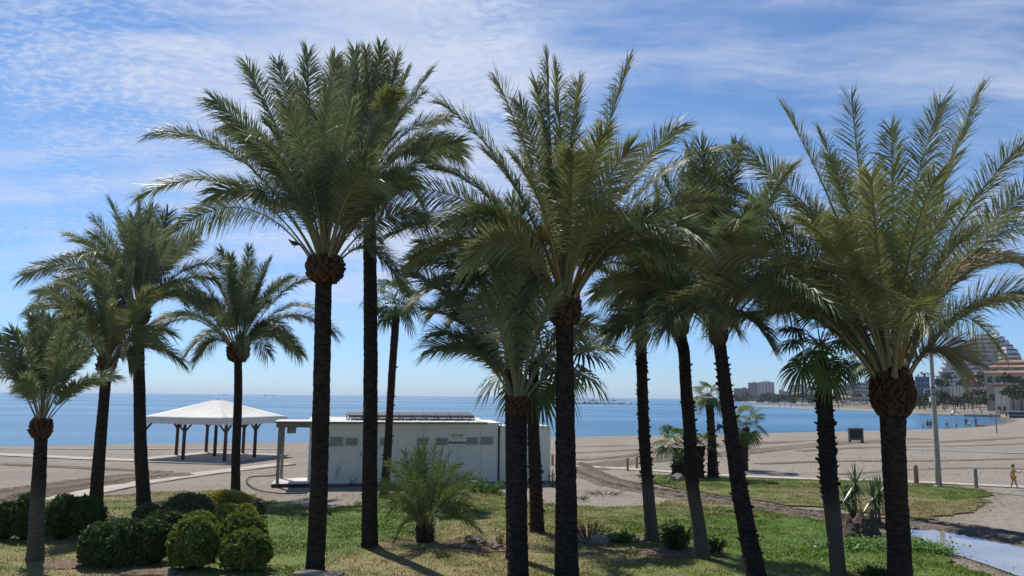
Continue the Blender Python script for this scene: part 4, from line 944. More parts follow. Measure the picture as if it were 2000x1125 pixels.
for k, (x, y, w_, h_) in enumerate(((1180, 965, 90, 6), (1390, 1000, 120, 9), (1500, 1010, 90, 8), (1130, 975, 50, 8), (830, 975, 60, 8), (900, 1000, 80, 6), (710, 1000, 50, 7), (1300, 945, 70, 10))):
    o = shrub('x', x, y, w_, h_, 'herb' if k % 2 else 'bush_yellow', 30, 8, .06, 20 + k, name='weed_patch')
    tag(o, 'sparse low weeds creeping over the sandy edge of the lawn', 'weeds', 'weeds on the sand'); o['kind'] = 'stuff'
# soil beds
def soil(px, py, w_, d_, seed):
    c = np.array(G(px, py))[:2]; a = np.linspace(0, 2 * math.pi, 40, endpoint=False); r = wd(w_, c[1]) / 2
    p = np.stack([c[0] + np.cos(a) * r, c[1] + np.sin(a) * d_], 1); p = c + (p - c) * (.75 + .5 * fnoise(p, .6, seed))[:, None]
    V = [(c[0], c[1], .09)]; 
    for q, z in ((.6, .08), (1.0, .03)):
        for x, y in c + (p - c) * q: V.append((x, y, z + random.uniform(-.012, .02)))
    T = [(0, 1 + i, 1 + (i + 1) % 40) for i in range(40)]; Q = [(1 + i, 41 + i, 41 + (i + 1) % 40, 1 + (i + 1) % 40) for i in range(40)]
    tag(link('soil_bed', npmesh('soil_bed', V, [q[::-1] for q in Q][::-1], T), M['soil']), kind='structure')
    return c
for k, (x, y, w_, d_) in enumerate(((945, 1068, 130, 1.0), (1170, 1052, 190, .9), (1330, 1080, 150, .7), (740, 1068, 60, .5), (130, 1105, 90, .5), (300, 1118, 130, .5))):
    soil(x, y, w_, d_, k + 60)
_rk = MB()
for i in range(6):
    pass
def rock_mesh(name, seed, sub=1):
    g = random.Random(seed); import bmesh
    bm = bmesh.new(); bmesh.ops.create_icosphere(bm, subdivisions=sub, radius=1)
    for v in bm.verts: v.co *= g.uniform(.72, 1.18)
    me = bpy.data.meshes.new(name); bm.to_mesh(me); bm.free(); return me
RK = [rock_mesh('stone', i, 1 + i % 2) for i in range(6)]
def stones(c, n, spread, size, label, group, mat='stone', zb=.08):
    for k in range(n):
        me = RK[random.randrange(6)]
        if not me.materials: me.materials.append(M[mat])
        o = link('garden_stone', me, None); s = size * random.uniform(.5, 1.3)
        o.location = (c[0] + random.uniform(-1, 1) * spread[0], c[1] + random.uniform(-1, 1) * spread[1], zb + s * .3); o.scale = (s, s * .8, s * .6); o.rotation_euler = (0, 0, random.uniform(0, 6))
        tag(o, label, 'stone', group)
stones(np.array(G(950, 1072))[:2], 9, (.9, .35), .10, 'fist sized brown stone lying in the bare soil bed with the weeds', 'stones in the soil bed')
o = link('garden_stone', rock_mesh('boulder', 44, 2), M['stone'], None, (G(924, 1060).x, G(924, 1060).y, .1)); o.scale = (.26, .2, .17); tag(o, 'largest rounded stone of the bare soil bed', 'stone', 'stones in the soil bed')
o = link('garden_stone', rock_mesh('boulder', 45, 2), M['stone'], None, (G(1172, 1064).x, G(1172, 1064).y, .1)); o.scale = (.34, .25, .2); tag(o, 'grey stone between the dry shrub and the strappy plant', 'stone')
o = link('garden_stone', rock_mesh('boulder', 46, 2), M['stone'], None, (G(1322, 938).x, G(1322, 938).y, .1)); o.scale = (.5, .35, .28); tag(o, 'grey stone at the foot of the squat fan palm by the beach', 'stone')

# --- yuccas and the dead stump
def yucca(label, px, py, heads, seed, Y=None, dry=0):
    B = G(px, py) if Y is None else at(px, py, Y); B.z = 0; g = random.Random(seed)
    root = thing('yucca', label, 'plant', (B.x, B.y, 0), 0, 'yuccas round the dead stump')
    for (hx, hy, rp, nl) in heads:
        t = at(hx, hy, B.y + g.uniform(-.2, .2)) - Vector((B.x, B.y, 0)); b = Vector((t.x * .25 + g.uniform(-.08, .08), g.uniform(-.1, .1), 0))
        md = b.lerp(t, .5) + Vector((g.uniform(-.06, .06), 0, 0)); MB().tube([b, md, t], [.055, .042, .035], 8).build('stem_or_core', M['stump'], root, smooth=True)
        r = wd(rp, B.y)
        for k in range(nl):
            f = k / nl; e = R(-70 + 155 * f + g.uniform(-8, 8)); a = k * 2.39996; L = r * g.uniform(.8, 1.05); dr = 1.0 if f < .6 else .35
            V = []; w_ = .034
            for i, s in enumerate((0, .3, .65, 1.0)):
                p = Vector((math.cos(a) * math.cos(e), math.sin(a) * math.cos(e), math.sin(e))) * L * s + Vector((0, 0, -.28 * L * s * s * dr * math.cos(e)))
                sd = Vector((-math.sin(a), math.cos(a), 0)) * w_ * (.7, 1, .7, .02)[i]
                V += [t + p - sd, t + p + sd]
            mb = MB().add(V, [(0, 1, 3, 2), (2, 3, 5, 4), (4, 5, 7, 6)]); mb.build('leaf', M['yucca'], root)
yucca('yucca with a tall head and a lower one, left of the dead stump', 1668, 1018, [(1671, 945, 44, 50), (1652, 972, 40, 40), (1664, 968, 32, 28)], 3)
yucca('yucca leaning right, half hidden by the big right hand palm trunk', 1722, 1024, [(1706, 972, 42, 42), (1718, 960, 42, 40), (1762, 1000, 38, 30)], 4)
def stump():
    c = G(1680, 1052); root = thing('tree_stump', 'split dead palm stump with a darker right hand side, between the yuccas', 'stump', (c.x, c.y, 0))
    for nm, mt, cx, cy, rb, h_, sd, m in (('trunk', 'stump', -.22, .1, .50, .62, 1, 1), ('trunk_split', 'stump_dark', .22, -.05, .36, .80, 2, 1), ('trunk_foot', 'stump_dark', .10, -.25, .30, .48, 3, 1)):  # right and front pieces take the darker colour
        g = random.Random(sd); n = 18; V = []; rows = 7
        for i in range(rows):
            f = i / (rows - 1)
            for j in range(n):
                a = 2 * math.pi * j / n; r = rb * (1.25 - .72 * f) * (1 + .16 * math.sin(3 * a + sd) + g.uniform(-.07, .07))
                top = h_ * (1 + (.22 * math.sin(2 * a + sd) + g.uniform(-.16, .16)) * (f > .9))
                V.append((cx + r * math.cos(a), cy + r * .9 * math.sin(a), f * top))
        V.append((cx, cy, h_ * .6)); F_ = [(i * n + j, i * n + (j + 1) % n, (i + 1) * n + (j + 1) % n, (i + 1) * n + j) for i in range(rows - 1) for j in range(n)]
        T = [((rows - 1) * n + j, (rows - 1) * n + (j + 1) % n, len(V) - 1) for j in range(n)]
        link(nm, npmesh(nm, V, F_, T), M[mt], root)
stump()
c = np.array(G(1715, 1055))[:2]
for k in range(7):
    o = link('garden_stone', RK[k % 6], None); s = random.uniform(.07, .15); o.location = (c[0] + random.uniform(-.35, .35), c[1] + random.uniform(-.3, .3), .05); o.scale = (s * 1.3, s, s * .7)
    tag(o, 'pale rubble stone heaped at the right of the dead stump', 'stone', 'stones by the stump')
V = []; Q = []; gg = random.Random(8)
for k in range(5200):
    x = gg.gauss(0, 1); y = gg.gauss(0, 1); px_ = G(1690, 1068); p = Vector((px_.x + .2 + x * 1.0, px_.y + y * .42, abs(gg.gauss(0, .10)))); s = gg.uniform(.025, .06)
    u = Vector((gg.gauss(0, 1), gg.gauss(0, 1), .4 * gg.gauss(0, 1))).normalized(); v = u.cross(Vector((gg.gauss(0, .4), gg.gauss(0, .4), 1))).normalized()
    o = len(V); V += [tuple(p - u * s), tuple(p + v * s * .8), tuple(p + u * s), tuple(p - v * s * .8)]; Q.append((o, o + 1, o + 2, o + 3))
for k in range(1800):
    f = gg.random(); a = G(1770, 1056).lerp(G(1850, 1082), f); p = Vector((a.x + gg.gauss(0, .16), a.y + gg.gauss(0, .14), abs(gg.gauss(0, .08)))); s = gg.uniform(.025, .055)
    u = Vector((gg.gauss(0, 1), gg.gauss(0, 1), .4 * gg.gauss(0, 1))).normalized(); v = u.cross(Vector((gg.gauss(0, .4), gg.gauss(0, .4), 1))).normalized()
    o = len(V); V += [tuple(p - u * s), tuple(p + v * s * .8), tuple(p + u * s), tuple(p - v * s * .8)]; Q.append((o, o + 1, o + 2, o + 3))
tag(link('ground_cover', npmesh('ground_cover', V, Q), M['herb']), 'creeping green leaves round the stump and along the puddle edge', 'ground cover', kind='stuff')

# ------------------------------------------------------------------ the white pavilion
def pavilion():
    Fc = G(438, 902); D = Fc.y
    # square plan: left corner 5.1 m left and 3.7 m deeper, right corner 3.7 m right and 5.1 m deeper
    ux = Vector((G(283, 902).x - Fc.x, 0, 0)).x; 
    lv = Vector((-6.26, 1.88, 0)) * (D / 52); rv = Vector((1.88, 6.26, 0)) * (D / 52)
    root = thing('beach_pavilion', 'white tented pavilion on dark wooden posts standing on the sand', 'pavilion', (Fc.x, Fc.y, 0))
    zt = at(438, 830, Fc.y).z
    over = .07
    for i in range(3):
        for j in range(3):
            p = lv * (i / 2) + rv * (j / 2)
            mb = MB(); top = zt + .25
            mb.tube([p + Vector((0, 0, -.1)), p + Vector((0, 0, top))], [.125, .11], 10); po_ = mb.build('post', M['dark_wood'], root)
            for dv in (lv, rv, -lv, -rv):
                q = dv.normalized(); e = p + q * .62
                t = (e - Vector((0, 0, 0))); a = (t.dot(lv) / lv.length_squared); b = (t.dot(rv) / rv.length_squared)
                if a < -.02 or a > 1.02 or b < -.02 or b > 1.02: continue
                if not (i in (0, 2) or j in (0, 2)): continue
                if (abs(dv.normalized().dot(lv.normalized())) > .5 and j == 1 and i != 1) or (abs(dv.normalized().dot(rv.normalized())) > .5 and i == 1 and j != 1): continue
                MB().beam(p + Vector((0, 0, zt - .55)), e + Vector((0, 0, zt + .08)), .09, .09).build('brace', M['dark_wood'], po_)
    c4 = [Vector((0, 0, 0)), lv, lv + rv, rv]; mid = (lv + rv) / 2
    for k in range(4):
        a, b = c4[k], c4[(k + 1) % 4]; MB().beam(a + Vector((0, 0, zt + .16)), b + Vector((0, 0, zt + .16)), .12, .16).build('beam', M['dark_wood'], root)
    # canopy: four sloping panels with a slight sag, valance with a scalloped hem
    apex = mid + Vector((0, 0, 0)); ap = at(425, 779, Fc.y + mid.y).z
    ze = zt + .42
    oc = [mid + (c - mid) * (1 + over) for c in c4]
    for k in range(4):
        a, b = oc[k], oc[(k + 1) % 4]; V = []; n = 10; m_ = 12
        for i in range(n + 1):
            f = i / n
            for j in range(m_ + 1):
                h_ = j / m_; p = a.lerp(b, h_).lerp(mid, f); z = ze + (ap - ze) * (f ** 1.08) - .10 * math.sin(math.pi * h_) * math.sin(math.pi * f)
                V.append((p.x, p.y, z))
        Q = [(i * (m_ + 1) + j, i * (m_ + 1) + j + 1, (i + 1) * (m_ + 1) + j + 1, (i + 1) * (m_ + 1) + j) for i in range(n) for j in range(m_ + 1 - 1)]
        me = npmesh('roof_panel', V, Q, smooth=True); o = link('roof_panel', me, M['canvas'], root)
        sol = o.modifiers.new('thick', 'SOLIDIFY'); sol.thickness = .012
        V = []; L = (b - a).length; ns = 22; per = 8; N = ns * per
        for j in range(N + 1):
            h_ = j / N; p = a.lerp(b, h_); sc = abs(math.sin(math.pi * ns * h_)); out_ = (p - mid).normalized() * .02 * math.sin(ns * .5 * h_ * 6)
            V.append((p.x, p.y, ze)); V.append((p.x + out_.x, p.y + out_.y, ze - .36 - .10 * sc))
        Q = [(2 * j, 2 * j + 1, 2 * j + 3, 2 * j + 2) for j in range(N)]
        o = link('valance', npmesh('valance', V, Q), M['canvas'], root); sol = o.modifiers.new('thick', 'SOLIDIFY'); sol.thickness = .01
    # slab under it
    pp = [mid + (c - mid) * 1.12 for c in c4]
    s = MB().prism([(p.x, p.y) for p in pp], -.05, .035).build('floor_slab', M['concrete'], root)
    return root
pavilion()

# ------------------------------------------------------------------ the cream hut
def hut():
    A = G(600, 949); B = G(972, 944); 
    d = (B - A); d.z = 0; W = d.length; ux = d.normalized(); uy = Vector((-ux.y, ux.x, 0)); rz = math.atan2(ux.y, ux.x)
    zt = at(700, 826, A.lerp(B, .27).y).z; zw = zt - .02
    root = thing('beach_hut', 'long cream prefab hut with louvred vents and a small town crest', 'building', tuple(A), rz)
    root.location = (A.x, A.y, 0)
    inv = Matrix.Rotation(-rz, 3, 'Z')
    def wx(px, py=880): # px to distance along the wall
        r = ray(px, py); O = Vector((0, 0, H)); # intersect with the wall's vertical plane
        t = (A - O).dot(uy) / r.dot(uy); p = O + r * t; return (p - A).dot(ux), p.z
    DEP = 2.6
    MB().box((W / 2, DEP / 2 + .03, zw / 2), (W, DEP, zw), m=0).build('wall', M['wall'], root)
    # facade panels
    xs = [0] + [wx(x)[0] for x in (640, 700, 735, 776, 826, 876, 938)] + [W]
    for k in range(len(xs) - 1):
        a, b = xs[k] + .006, xs[k + 1] - .006
        MB().box(((a + b) / 2, .0, zw / 2 - .03), (b - a, .05, zw - .20), m=0).build('panel', M['wall'], root)
    MB().box((W / 2, -.035, zw - .13), (W + .04, .10, .24)).build('header', M['wall'], root)
    MB().box((W / 2, -.01, .05), (W, .06, .10)).build('plinth', M['fascia'], root)
    f = .027
    def opening(x0, x1, y0, y1, kind):
        a, za = wx(x0, y1); b, zb = wx(x1, y0); cx = (a + b) / 2; cz = (za + zb) / 2; w_ = b - a; h_ = zb - za
        r = MB(); t = .04
        if kind == 'window':
            for s in ((cx, cz + h_ / 2 - t / 2, w_, t), (cx, cz - h_ / 2 + t / 2, w_, t)): r.box((s[0], -f - .02, s[1]), (s[2], .05, s[3]))
            for s in (-1, 1): r.box((cx + s * (w_ / 2 - t / 2), -f - .02, cz), (t, .05, h_ - 2 * t))
            o = r.build('window', M['louvre'], root); MB().box((cx, -f - .008, cz), (w_ - 2 * t, .012, h_ - 2 * t)).build('pane', M['frosted'], o)
        else:
            o = MB().box((cx, -f - .006, cz), (w_, .010, h_)).build('vent', M['slat_shade'], root)  # flat plate on the wall, shade behind the slats put in as near-black
            for k in range(5):
                z = cz - h_ / 2 + (k + .5) * h_ / 5
                mb = MB(); mb.box((cx, -f - .040, z + .008), (w_, .045, h_ / 5 * .5), rot=Matrix.Rotation(R(-28), 3, 'X')); mb.build('slat', M['louvre'], o)
            for s in (-1, 1): MB().box((cx + s * (w_ / 2 + .012), -f - .03, cz), (.024, .05, h_ + .03)).build('frame', M['louvre'], o)
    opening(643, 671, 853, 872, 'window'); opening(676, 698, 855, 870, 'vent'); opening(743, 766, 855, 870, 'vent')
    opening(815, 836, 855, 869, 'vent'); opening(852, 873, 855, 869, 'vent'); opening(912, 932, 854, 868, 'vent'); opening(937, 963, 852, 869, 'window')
    # crest and lettering
    def letters(txt, px, py, hpx, mat, ext=.004, sx=1.0):
        x, z = wx(px, py); cu = bpy.data.curves.new('lettering', 'FONT'); cu.body = txt; cu.align_x = 'CENTER'; cu.align_y = 'CENTER'; cu.size = wd(hpx, A.y) * 1.35; cu.extrude = ext; cu.offset = .003
        tmp = bpy.data.objects.new('lettering', cu); COL.objects.link(tmp); bpy.context.view_layer.update()
        me = bpy.data.meshes.new_from_object(tmp.evaluated_get(bpy.context.evaluated_depsgraph_get())); bpy.data.objects.remove(tmp); me.materials.clear(); me.materials.append(M[mat])
        o = link('lettering', me, None, root, (x, -f - .012, z)); o.rotation_euler = (math.pi / 2, 0, 0); o.scale = (sx, 1, 1)
    letters('Benalmádena', 893, 864, 6.0, 'black', sx=.80)
    x, z = wx(893, 871); MB().box((x, -f - .006, z), (.62, .008, .03)).build('emblem_line', M['teal'], root)
    x0, z0 = wx(893, 851); u = wd(1, A.y)
    em = MB()
    for s in (-7.5, 7.5):
        em.box((x0 + s * u - 2.2 * u, -f - .008, z0 - .3 * u), (1.0 * u, .012, 4.6 * u)); em.box((x0 + s * u + 2.2 * u, -f - .008, z0 - .3 * u), (1.0 * u, .012, 4.6 * u)); em.box((x0 + s * u, -f - .0085, z0 + 2.3 * u), (5.4 * u, .013, 1.0 * u)); 
    em.box((x0, -f - .008, z0 + .6 * u), (4 * u, .012, 1.1 * u)); em.box((x0 - 1.6 * u, -f - .0085, z0 + 1.5 * u), (.9 * u, .012, 1.2 * u)); em.box((x0 + 1.6 * u, -f - .0085, z0 + 1.5 * u), (.9 * u, .012, 1.2 * u))
    em.build('emblem', M['black'], root)
    mb = MB()
    for k in range(8): mb.box((x0 + (k - 3.5) * 2.2 * u, -f - .008, z0 - 4.6 * u + (.4 * u if k % 2 else -.2 * u)), (1.9 * u, .010, .7 * u))
    mb.build('emblem_wave', M['fascia'], root)
    x, z = wx(705, 886); sg_ = MB().box((x + .02, -f - .012, z), (.20, .016, .26)).build('toilet_sign', M['white'], root)
    g = MB(); g.box((x + .02, -f - .026, z - .01), (.07, .010, .10)); g.box((x + .02, -f - .026, z + .075), (.045, .010, .04)); g.box((x + .0, -f - .026, z - .085), (.03, .010, .06)); g.box((x + .045, -f - .026, z - .085), (.03, .010, .06)); g.build('pictogram', M['blue_sign'], sg_)
    MB().box((wx(793)[0], -f - .02, wx(793, 884)[1]), (.03, .04, .16)).build('door_handle', M['fascia'], root)
    # roof: overhanging metal sheet sloping to the sea
    x1 = wx(950)[0]
    MB().add([(-.1, -.22, zt), (x1, -.22, zt), (x1, 2.9, zt + .16), (-.1, 2.9, zt + .16), (-.1, -.22, zt + .05), (x1, -.22, zt + .05), (x1, 2.9, zt + .22), (-.1, 2.9, zt + .22)],
             [(3, 2, 1, 0), (4, 5, 6, 7), (0, 1, 5, 4), (1, 2, 6, 5), (2, 3, 7, 6), (3, 0, 4, 7)]).build('roof', M['roofing'], root)
    MB().box(((x1 - .1) / 2, -.245, zt + .012), (x1 + .1, .035, .11)).build('roof_edge', M['fascia'], root)
    for k in range(14):
        x = -.05 + (x1) * (k + .5) / 14; MB().add([(x - .02, -.2, zt + .055), (x + .02, -.2, zt + .055), (x + .02, 2.85, zt + .225), (x - .02, 2.85, zt + .225), (x - .02, -.2, zt + .085), (x + .02, -.2, zt + .085), (x + .02, 2.85, zt + .25), (x - .02, 2.85, zt + .25)],
             [(3, 2, 1, 0), (4, 5, 6, 7), (0, 1, 5, 4), (1, 2, 6, 5), (2, 3, 7, 6), (3, 0, 4, 7)]).build('roof_rib', M['roofing'], root)
    # low mono-pitch end of the roof and down pipe
    MB().add([(x1 + .01, -.12, zt - .03), (W + .1, -.12, zt - .03), (W + .1, 2.8, zt + .04), (x1 + .01, 2.8, zt + .04), (x1 + .01, -.12, zt + .03), (W + .1, -.12, zt + .03), (W + .1, 2.8, zt + .1), (x1 + .01, 2.8, zt + .1)],
             [(3, 2, 1, 0), (4, 5, 6, 7), (0, 1, 5, 4), (1, 2, 6, 5), (2, 3, 7, 6), (3, 0, 4, 7)]).build('end_roof', M['wall'], root)
    MB().tube([(W + .03, -.06, zt - .1), (W + .03, -.06, .1)], .045, 8).build('down_pipe', M['black'], root)
    MB().tube([(W + .13, -.09, zt + .02), (W + .13, -.09, zt - .5)], .04, 8).build('vent_pipe', M['white'], root)
    # solar collectors on a rack
    s0 = wx(680)[0]; s1 = wx(930)[0]
    r_ = MB()
    y0, y1, za, zb = .9, 2.3, zt + .30, zt + .44
    n = 10
    fr = MB(); fr.beam((s0, y0, za), (s1, y0, za), .07, .12); fr.beam((s0, y1, zb), (s1, y1, zb), .06, .09); frame = fr.build('collector_frame', M['panel_frame'], root)
    for k in range(n):
        a = s0 + (s1 - s0) * k / n + .012; b = s0 + (s1 - s0) * (k + 1) / n - .012
        MB().add([(a, y0 + .05, za + .03), (b, y0 + .05, za + .03), (b, y1 - .04, zb + .03), (a, y1 - .04, zb + .03), (a, y0 + .05, za + .075), (b, y0 + .05, za + .075), (b, y1 - .04, zb + .075), (a, y1 - .04, zb + .075)],
                 [(3, 2, 1, 0), (4, 5, 6, 7), (0, 1, 5, 4), (1, 2, 6, 5), (2, 3, 7, 6), (3, 0, 4, 7)]).build('collector_panel', M['solar'], frame)
    for k in range(n + 1):
        x = s0 + (s1 - s0) * k / n; MB().beam((x, y0, zt + .08), (x, y0, za), .05, .05).build('support', M['panel_frame'], frame); MB().beam((x, y1, zt + .18), (x, y1, zb), .05, .05).build('support', M['panel_frame'], frame)
    MB().tube([(s0 - .12, y0 + .1, zt + .10), (s0 - .12, y0 + .1, za + .1), (s0 - .12, y1, zb + .1)], .03, 6).build('water_pipe', M['panel_frame'], root)
    # portico on the left
    xl = wx(545)[0]
    MB().box(((xl) / 2 - .08, -.10, zt - .12), (-xl + .2, .12, .22)).build('portico_beam', M['grey_wood'], root)
    MB().box(((xl) / 2 - .08, 2.3, zt - .12), (-xl + .2, .12, .20)).build('portico_beam', M['grey_wood'], root)
    MB().box((xl, 1.1, zt - .14), (.12, 2.3, .18)).build('portico_beam', M['grey_wood'], root)
    pr = MB(); pr.box((xl / 2 - .10, 1.1, zt + .03), (-xl + .35, 2.9, .06)); pr.build('portico_roof', M['fascia'], root)
    MB().box((xl / 2 - .10, 1.1, zt + .075), (-xl + .33, 2.86, .02)).build('portico_sheet', M['roofing'], root)
    for (x, y) in ((xl, -.10), (xl, 2.3)):
        MB().box((x, y, (zt - .2) / 2), (.15, .15, zt - .2)).build('portico_post', M['grey_wood'], root)
    MB().box((xl + .55, .10, zt - .38), (.42, .25, .28)).build('loudspeaker_box', M['grey_wood'], root)
    dk = MB().box((xl / 2 - .1, 1.05, .05), (-xl + .35, 2.6, .12)).build('deck', M['dark_wood'], root)
    nb = 16
    for k in range(nb):
        x = xl - .25 + (-xl + .27) * (k + .5) / nb; MB().box((x, 1.05, .135), ((-xl + .27) / nb - .015, 2.56, .03)).build('plank', M['deck'], dk)
    MB().box((-.45, 1.6, .155), (.70, 1.6, .01)).build('mat', M['deck'], dk)
    # annex on the right: a container set a little back
    A2 = G(974, 945); Wn = (G(1077, 944).x - A2.x)
    root2 = thing('annex_container', 'plain cream container standing against the right end of the hut', 'container', (A2.x, A2.y + .25, 0), rz)
    z2 = at(1020, 834, A2.y + .3).z
    MB().box((Wn / 2 + .02, 1.2, z2 / 2), (Wn, 2.4, z2)).build('wall', M['wall'], root2)
    for k in range(3):
        MB().box((Wn * (k + .5) / 3 + .02, -.012, z2 / 2 + .02), (Wn / 3 - .015, .02, z2 - .22)).build('panel', M['wall'], root2)
    MB().box((Wn / 2 + .02, 1.19, z2 + .02), (Wn + .08, 2.5, .05)).build('roof', M['roofing'], root2)
    MB().box((Wn / 2 + .02, -.02, .05), (Wn, .04, .1)).build('plinth', M['fascia'], root2)
hut()

# ------------------------------------------------------------------ street furniture
def lamp_pole():
    B = G(1834, 951); root = thing('lamp_pole', 'tall grey tapered lamp pole at the lawn edge by the beach', 'lamp post', (B.x, B.y, 0))
    T = at(1812, 560, B.y) - Vector((B.x, B.y, 0)); T.x = T.x * .55
    n = 8; MB().tube([Vector((0, 0, -.1)).lerp(T, k / n) for k in range(n + 1)], [.155 - .085 * k / n for k in range(n + 1)], 12).build('pole', M['pole'], root, smooth=True)
    def P(f): return T * f
    for py in (757, 770):
        z = at(1822, py, B.y).z; p = T * (z / T.z); MB().tube([p - Vector((0, 0, .03)), p + Vector((0, 0, .03))], .125, 12).build('band', M['black'], root)
    z = at(1822, 761, B.y).z; p = T * (z / T.z); MB().beam(p, p + Vector((-.48, 0, .0)), .04, .04).build('bracket', M['white'], root)
    z = at(1822, 778, B.y).z; p = T * (z / T.z); MB().box(p + Vector((-.16, 0, -.05)), (.12, .1, .26)).build('junction_box', M['white'], root)
    MB().beam(T, T + Vector((-.75, 0, .1)), .05, .05).build('arm', M['pole'], root)
    hd = MB(); hd.box(T + Vector((-.95, 0, .1)), (.55, .26, .12), taper=.7); hd.build('lamp_head', M['pole'], root)
    MB().tube([Vector((0, 0, 0)), Vector((0, 0, .06))], .26, 12).build('base_plate', M['concrete'], root)
lamp_pole()
def bollard(label, px, py, hpx, wpx, mat, kind='a'):
    B = G(px, py); h_ = wd(hpx, B.y); r = wd(wpx, B.y) / 2
    root = thing('wooden_bollard', label, 'bollard', (B.x, B.y, 0), random.uniform(0, 1), 'wooden bollards along the boardwalk')
    MB().tube([(0, 0, -.1), (0, 0, h_ * .9)], [r, r * .96], 10).build('post', M[mat], root); MB().tube([(0, 0, h_ * .9), (0, 0, h_)], [r * .98, r * .7], 10).build('top', M['wood' if mat == 'red_wood' else mat], root)
bollard('thick reddish wooden bollard left of the lamp pole', 1790, 944, 34, 9, 'red_wood')
bollard('grey wooden bollard right of the lamp pole', 1907, 952, 36, 7, 'grey_wood')
bollard('slim reddish post, left one of the pair beside the boardwalk', 1226, 919, 24, 4.5, 'red_wood')
bollard('slim reddish post, right one of the pair beside the boardwalk', 1244, 914, 22, 4.5, 'red_wood')
bollard('orange brown post at the right end of the annex container', 1079, 908, 20, 5, 'red_wood')
B = G(1947, 845); t = thing('beach_stake', 'thin grey stake standing alone on the open sand', 'post', (B.x, B.y, 0)); MB().tube([(0, 0, -.1), (-.05, 0, wd(36, B.y))], [.09, .075], 8).build('pole', M['grey_wood'], t); MB().tube([(-.05, 0, wd(36, B.y)), (-.05, 0, wd(38, B.y))], [.085, .03], 8).build('cap', M['grey_wood'], t)
# notice board seen from behind
B = G(1672, 864); w_ = wd(27, B.y); t = thing('notice_board', 'dark boxy notice board standing alone on the sand', 'board', (B.x, B.y, 0), R(-6))
MB().box((0, 0, .85), (w_, .35, 1.25)).build('panel', M['panel_frame'], t); MB().box((0, 0, 1.50), (w_ + .12, .45, .06)).build('cap', M['fascia'], t)
for s in (-1, 1): MB().box((s * w_ * .42, 0, .12), (.14, .5, .24)).build('foot', M['dark_wood'], t)
MB().box((0, -.19, .9), (w_ - .3, .02, .9)).build('back_plate', M['black'], t)
MB().tube([(.25, 0, 1.5), (.25, 0, 1.85)], .03, 6).build('rod', M['grey_wood'], t)
# drain hose on the sand
hp = [G(*p, z=.04) for p in ((481, 938), (488, 932), (505, 930), (530, 929), (548, 925))]; hp2 = [G(*p, z=.04) for p in ((481, 938), (487, 947), (505, 957), (530, 962), (560, 964), (600, 963))]
pp = smooth_path([tuple(p) for p in hp2[::-1] + hp[1:]], 60)
tag(MB().tube([Vector(p) for p in pp], .035, 6).build('drain_hose', M['rubber'], smooth=True), 'black hose looping over the sand beside the hut deck', 'hose')
# bench whose top slats rise into the bottom of the view
def bench():
    c = at(622, 1122, 14.5); root = thing('picnic_table', 'weathered slatted picnic table top at the bottom edge of the view', 'table', (c.x, c.y, 0), R(-16)); zt = c.z
    for k in range(3): MB().box((-.02, .16 - .13 * k, zt), (.86, .115, .04)).build('slat', M['wood'], root)
    for k in range(3): MB().box((.02, .16 - .13 * k - .42, zt - .05), (1.1, .115, .04)).build('slat', M['wood'], root)
    for sx in (-1, 1):
        for sy in (-1, 1): MB().beam((sx * .36, sy * .16 - .15, 0), (sx * .33, sy * .14 - .15, zt - .08), .08, .08).build('leg', M['wood'], root)
        MB().beam((sx * .33, -.62, zt - .095), (sx * .33, .22, zt - .095), .07, .05).build('rail', M['wood'], root)
bench()
# pigeon on a frond
def pigeon():
    c = at(575, 478, G(615, 1116).y - .3); root = thing('pigeon', 'dark pigeon perched on a low frond stalk of the pavilion palm', 'bird', tuple(c))
    V = []; n = 10; prof = [(-.20, .012, .01), (-.10, .035, .02), (-.02, .065, .035), (.06, .06, .05), (.11, .035, .09), (.135, .032, .125), (.16, .018, .13), (.178, .004, .125)]
    for x, r, z in prof:
        for j in range(n): a = 2 * math.pi * j / n; V.append((-x, r * math.cos(a) * .85, z + r * math.sin(a)))
    Q = [(i * n + j, i * n + (j + 1) % n, (i + 1) * n + (j + 1) % n, (i + 1) * n + j) for i in range(len(prof) - 1) for j in range(n)]
    link('body', npmesh('body', V, Q, smooth=True), M['bird'], root)
    for s in (-1, 1):
        MB().add([(-.07, s * .055, .07), (.0, s * .07, .06), (.17, s * .03, .01), (.02, s * .062, .015)], [(0, 1, 2, 3)]).build('wing', M['blackcloth'], root); MB().tube([(-.0, s * .02, -.02), (-.005, s * .02, -.09)], .006, 5).build('leg', M['skin'], root)
pigeon()
# ------------------------------------------------------------------ the far town
M['brick'] = material('red_brick_block', (0.34, 0.17, 0.125), (0.28, 0.14, 0.11), 0.05, rough=0.9)
M['brick2'] = material('brown_brick_block', (0.26, 0.15, 0.12), (0.21, 0.12, 0.10), 0.05, rough=0.9)
M['cream'] = material('cream_render', (0.58, 0.52, 0.40), (0.50, 0.45, 0.35), 0.05, rough=0.9)
M['beige'] = material('beige_render', (0.48, 0.40, 0.33), (0.42, 0.35, 0.29), 0.05, rough=0.9)
M['greyw'] = material('grey_render', (0.34, 0.34, 0.36), (0.28, 0.28, 0.30), 0.05, rough=0.9)
M['whitew'] = material('white_render', (0.66, 0.63, 0.62), (0.60, 0.57, 0.56), 0.05, rough=0.85)
M['mauve'] = material('white_hotel_parapet', (0.62, 0.60, 0.62), (0.57, 0.55, 0.57), 0.03, rough=0.85)
M['blueglass'] = material('blue_cladding', (0.07, 0.14, 0.24), (0.10, 0.19, 0.30), 0.3, rough=0.3)
M['terra'] = material('terracotta_tiles', (0.34, 0.19, 0.13), (0.27, 0.155, 0.11), 0.4, rough=0.9)
M['pinkroof'] = material('faded_pink_roof', (0.40, 0.29, 0.29), (0.34, 0.25, 0.25), 0.3, rough=0.9)
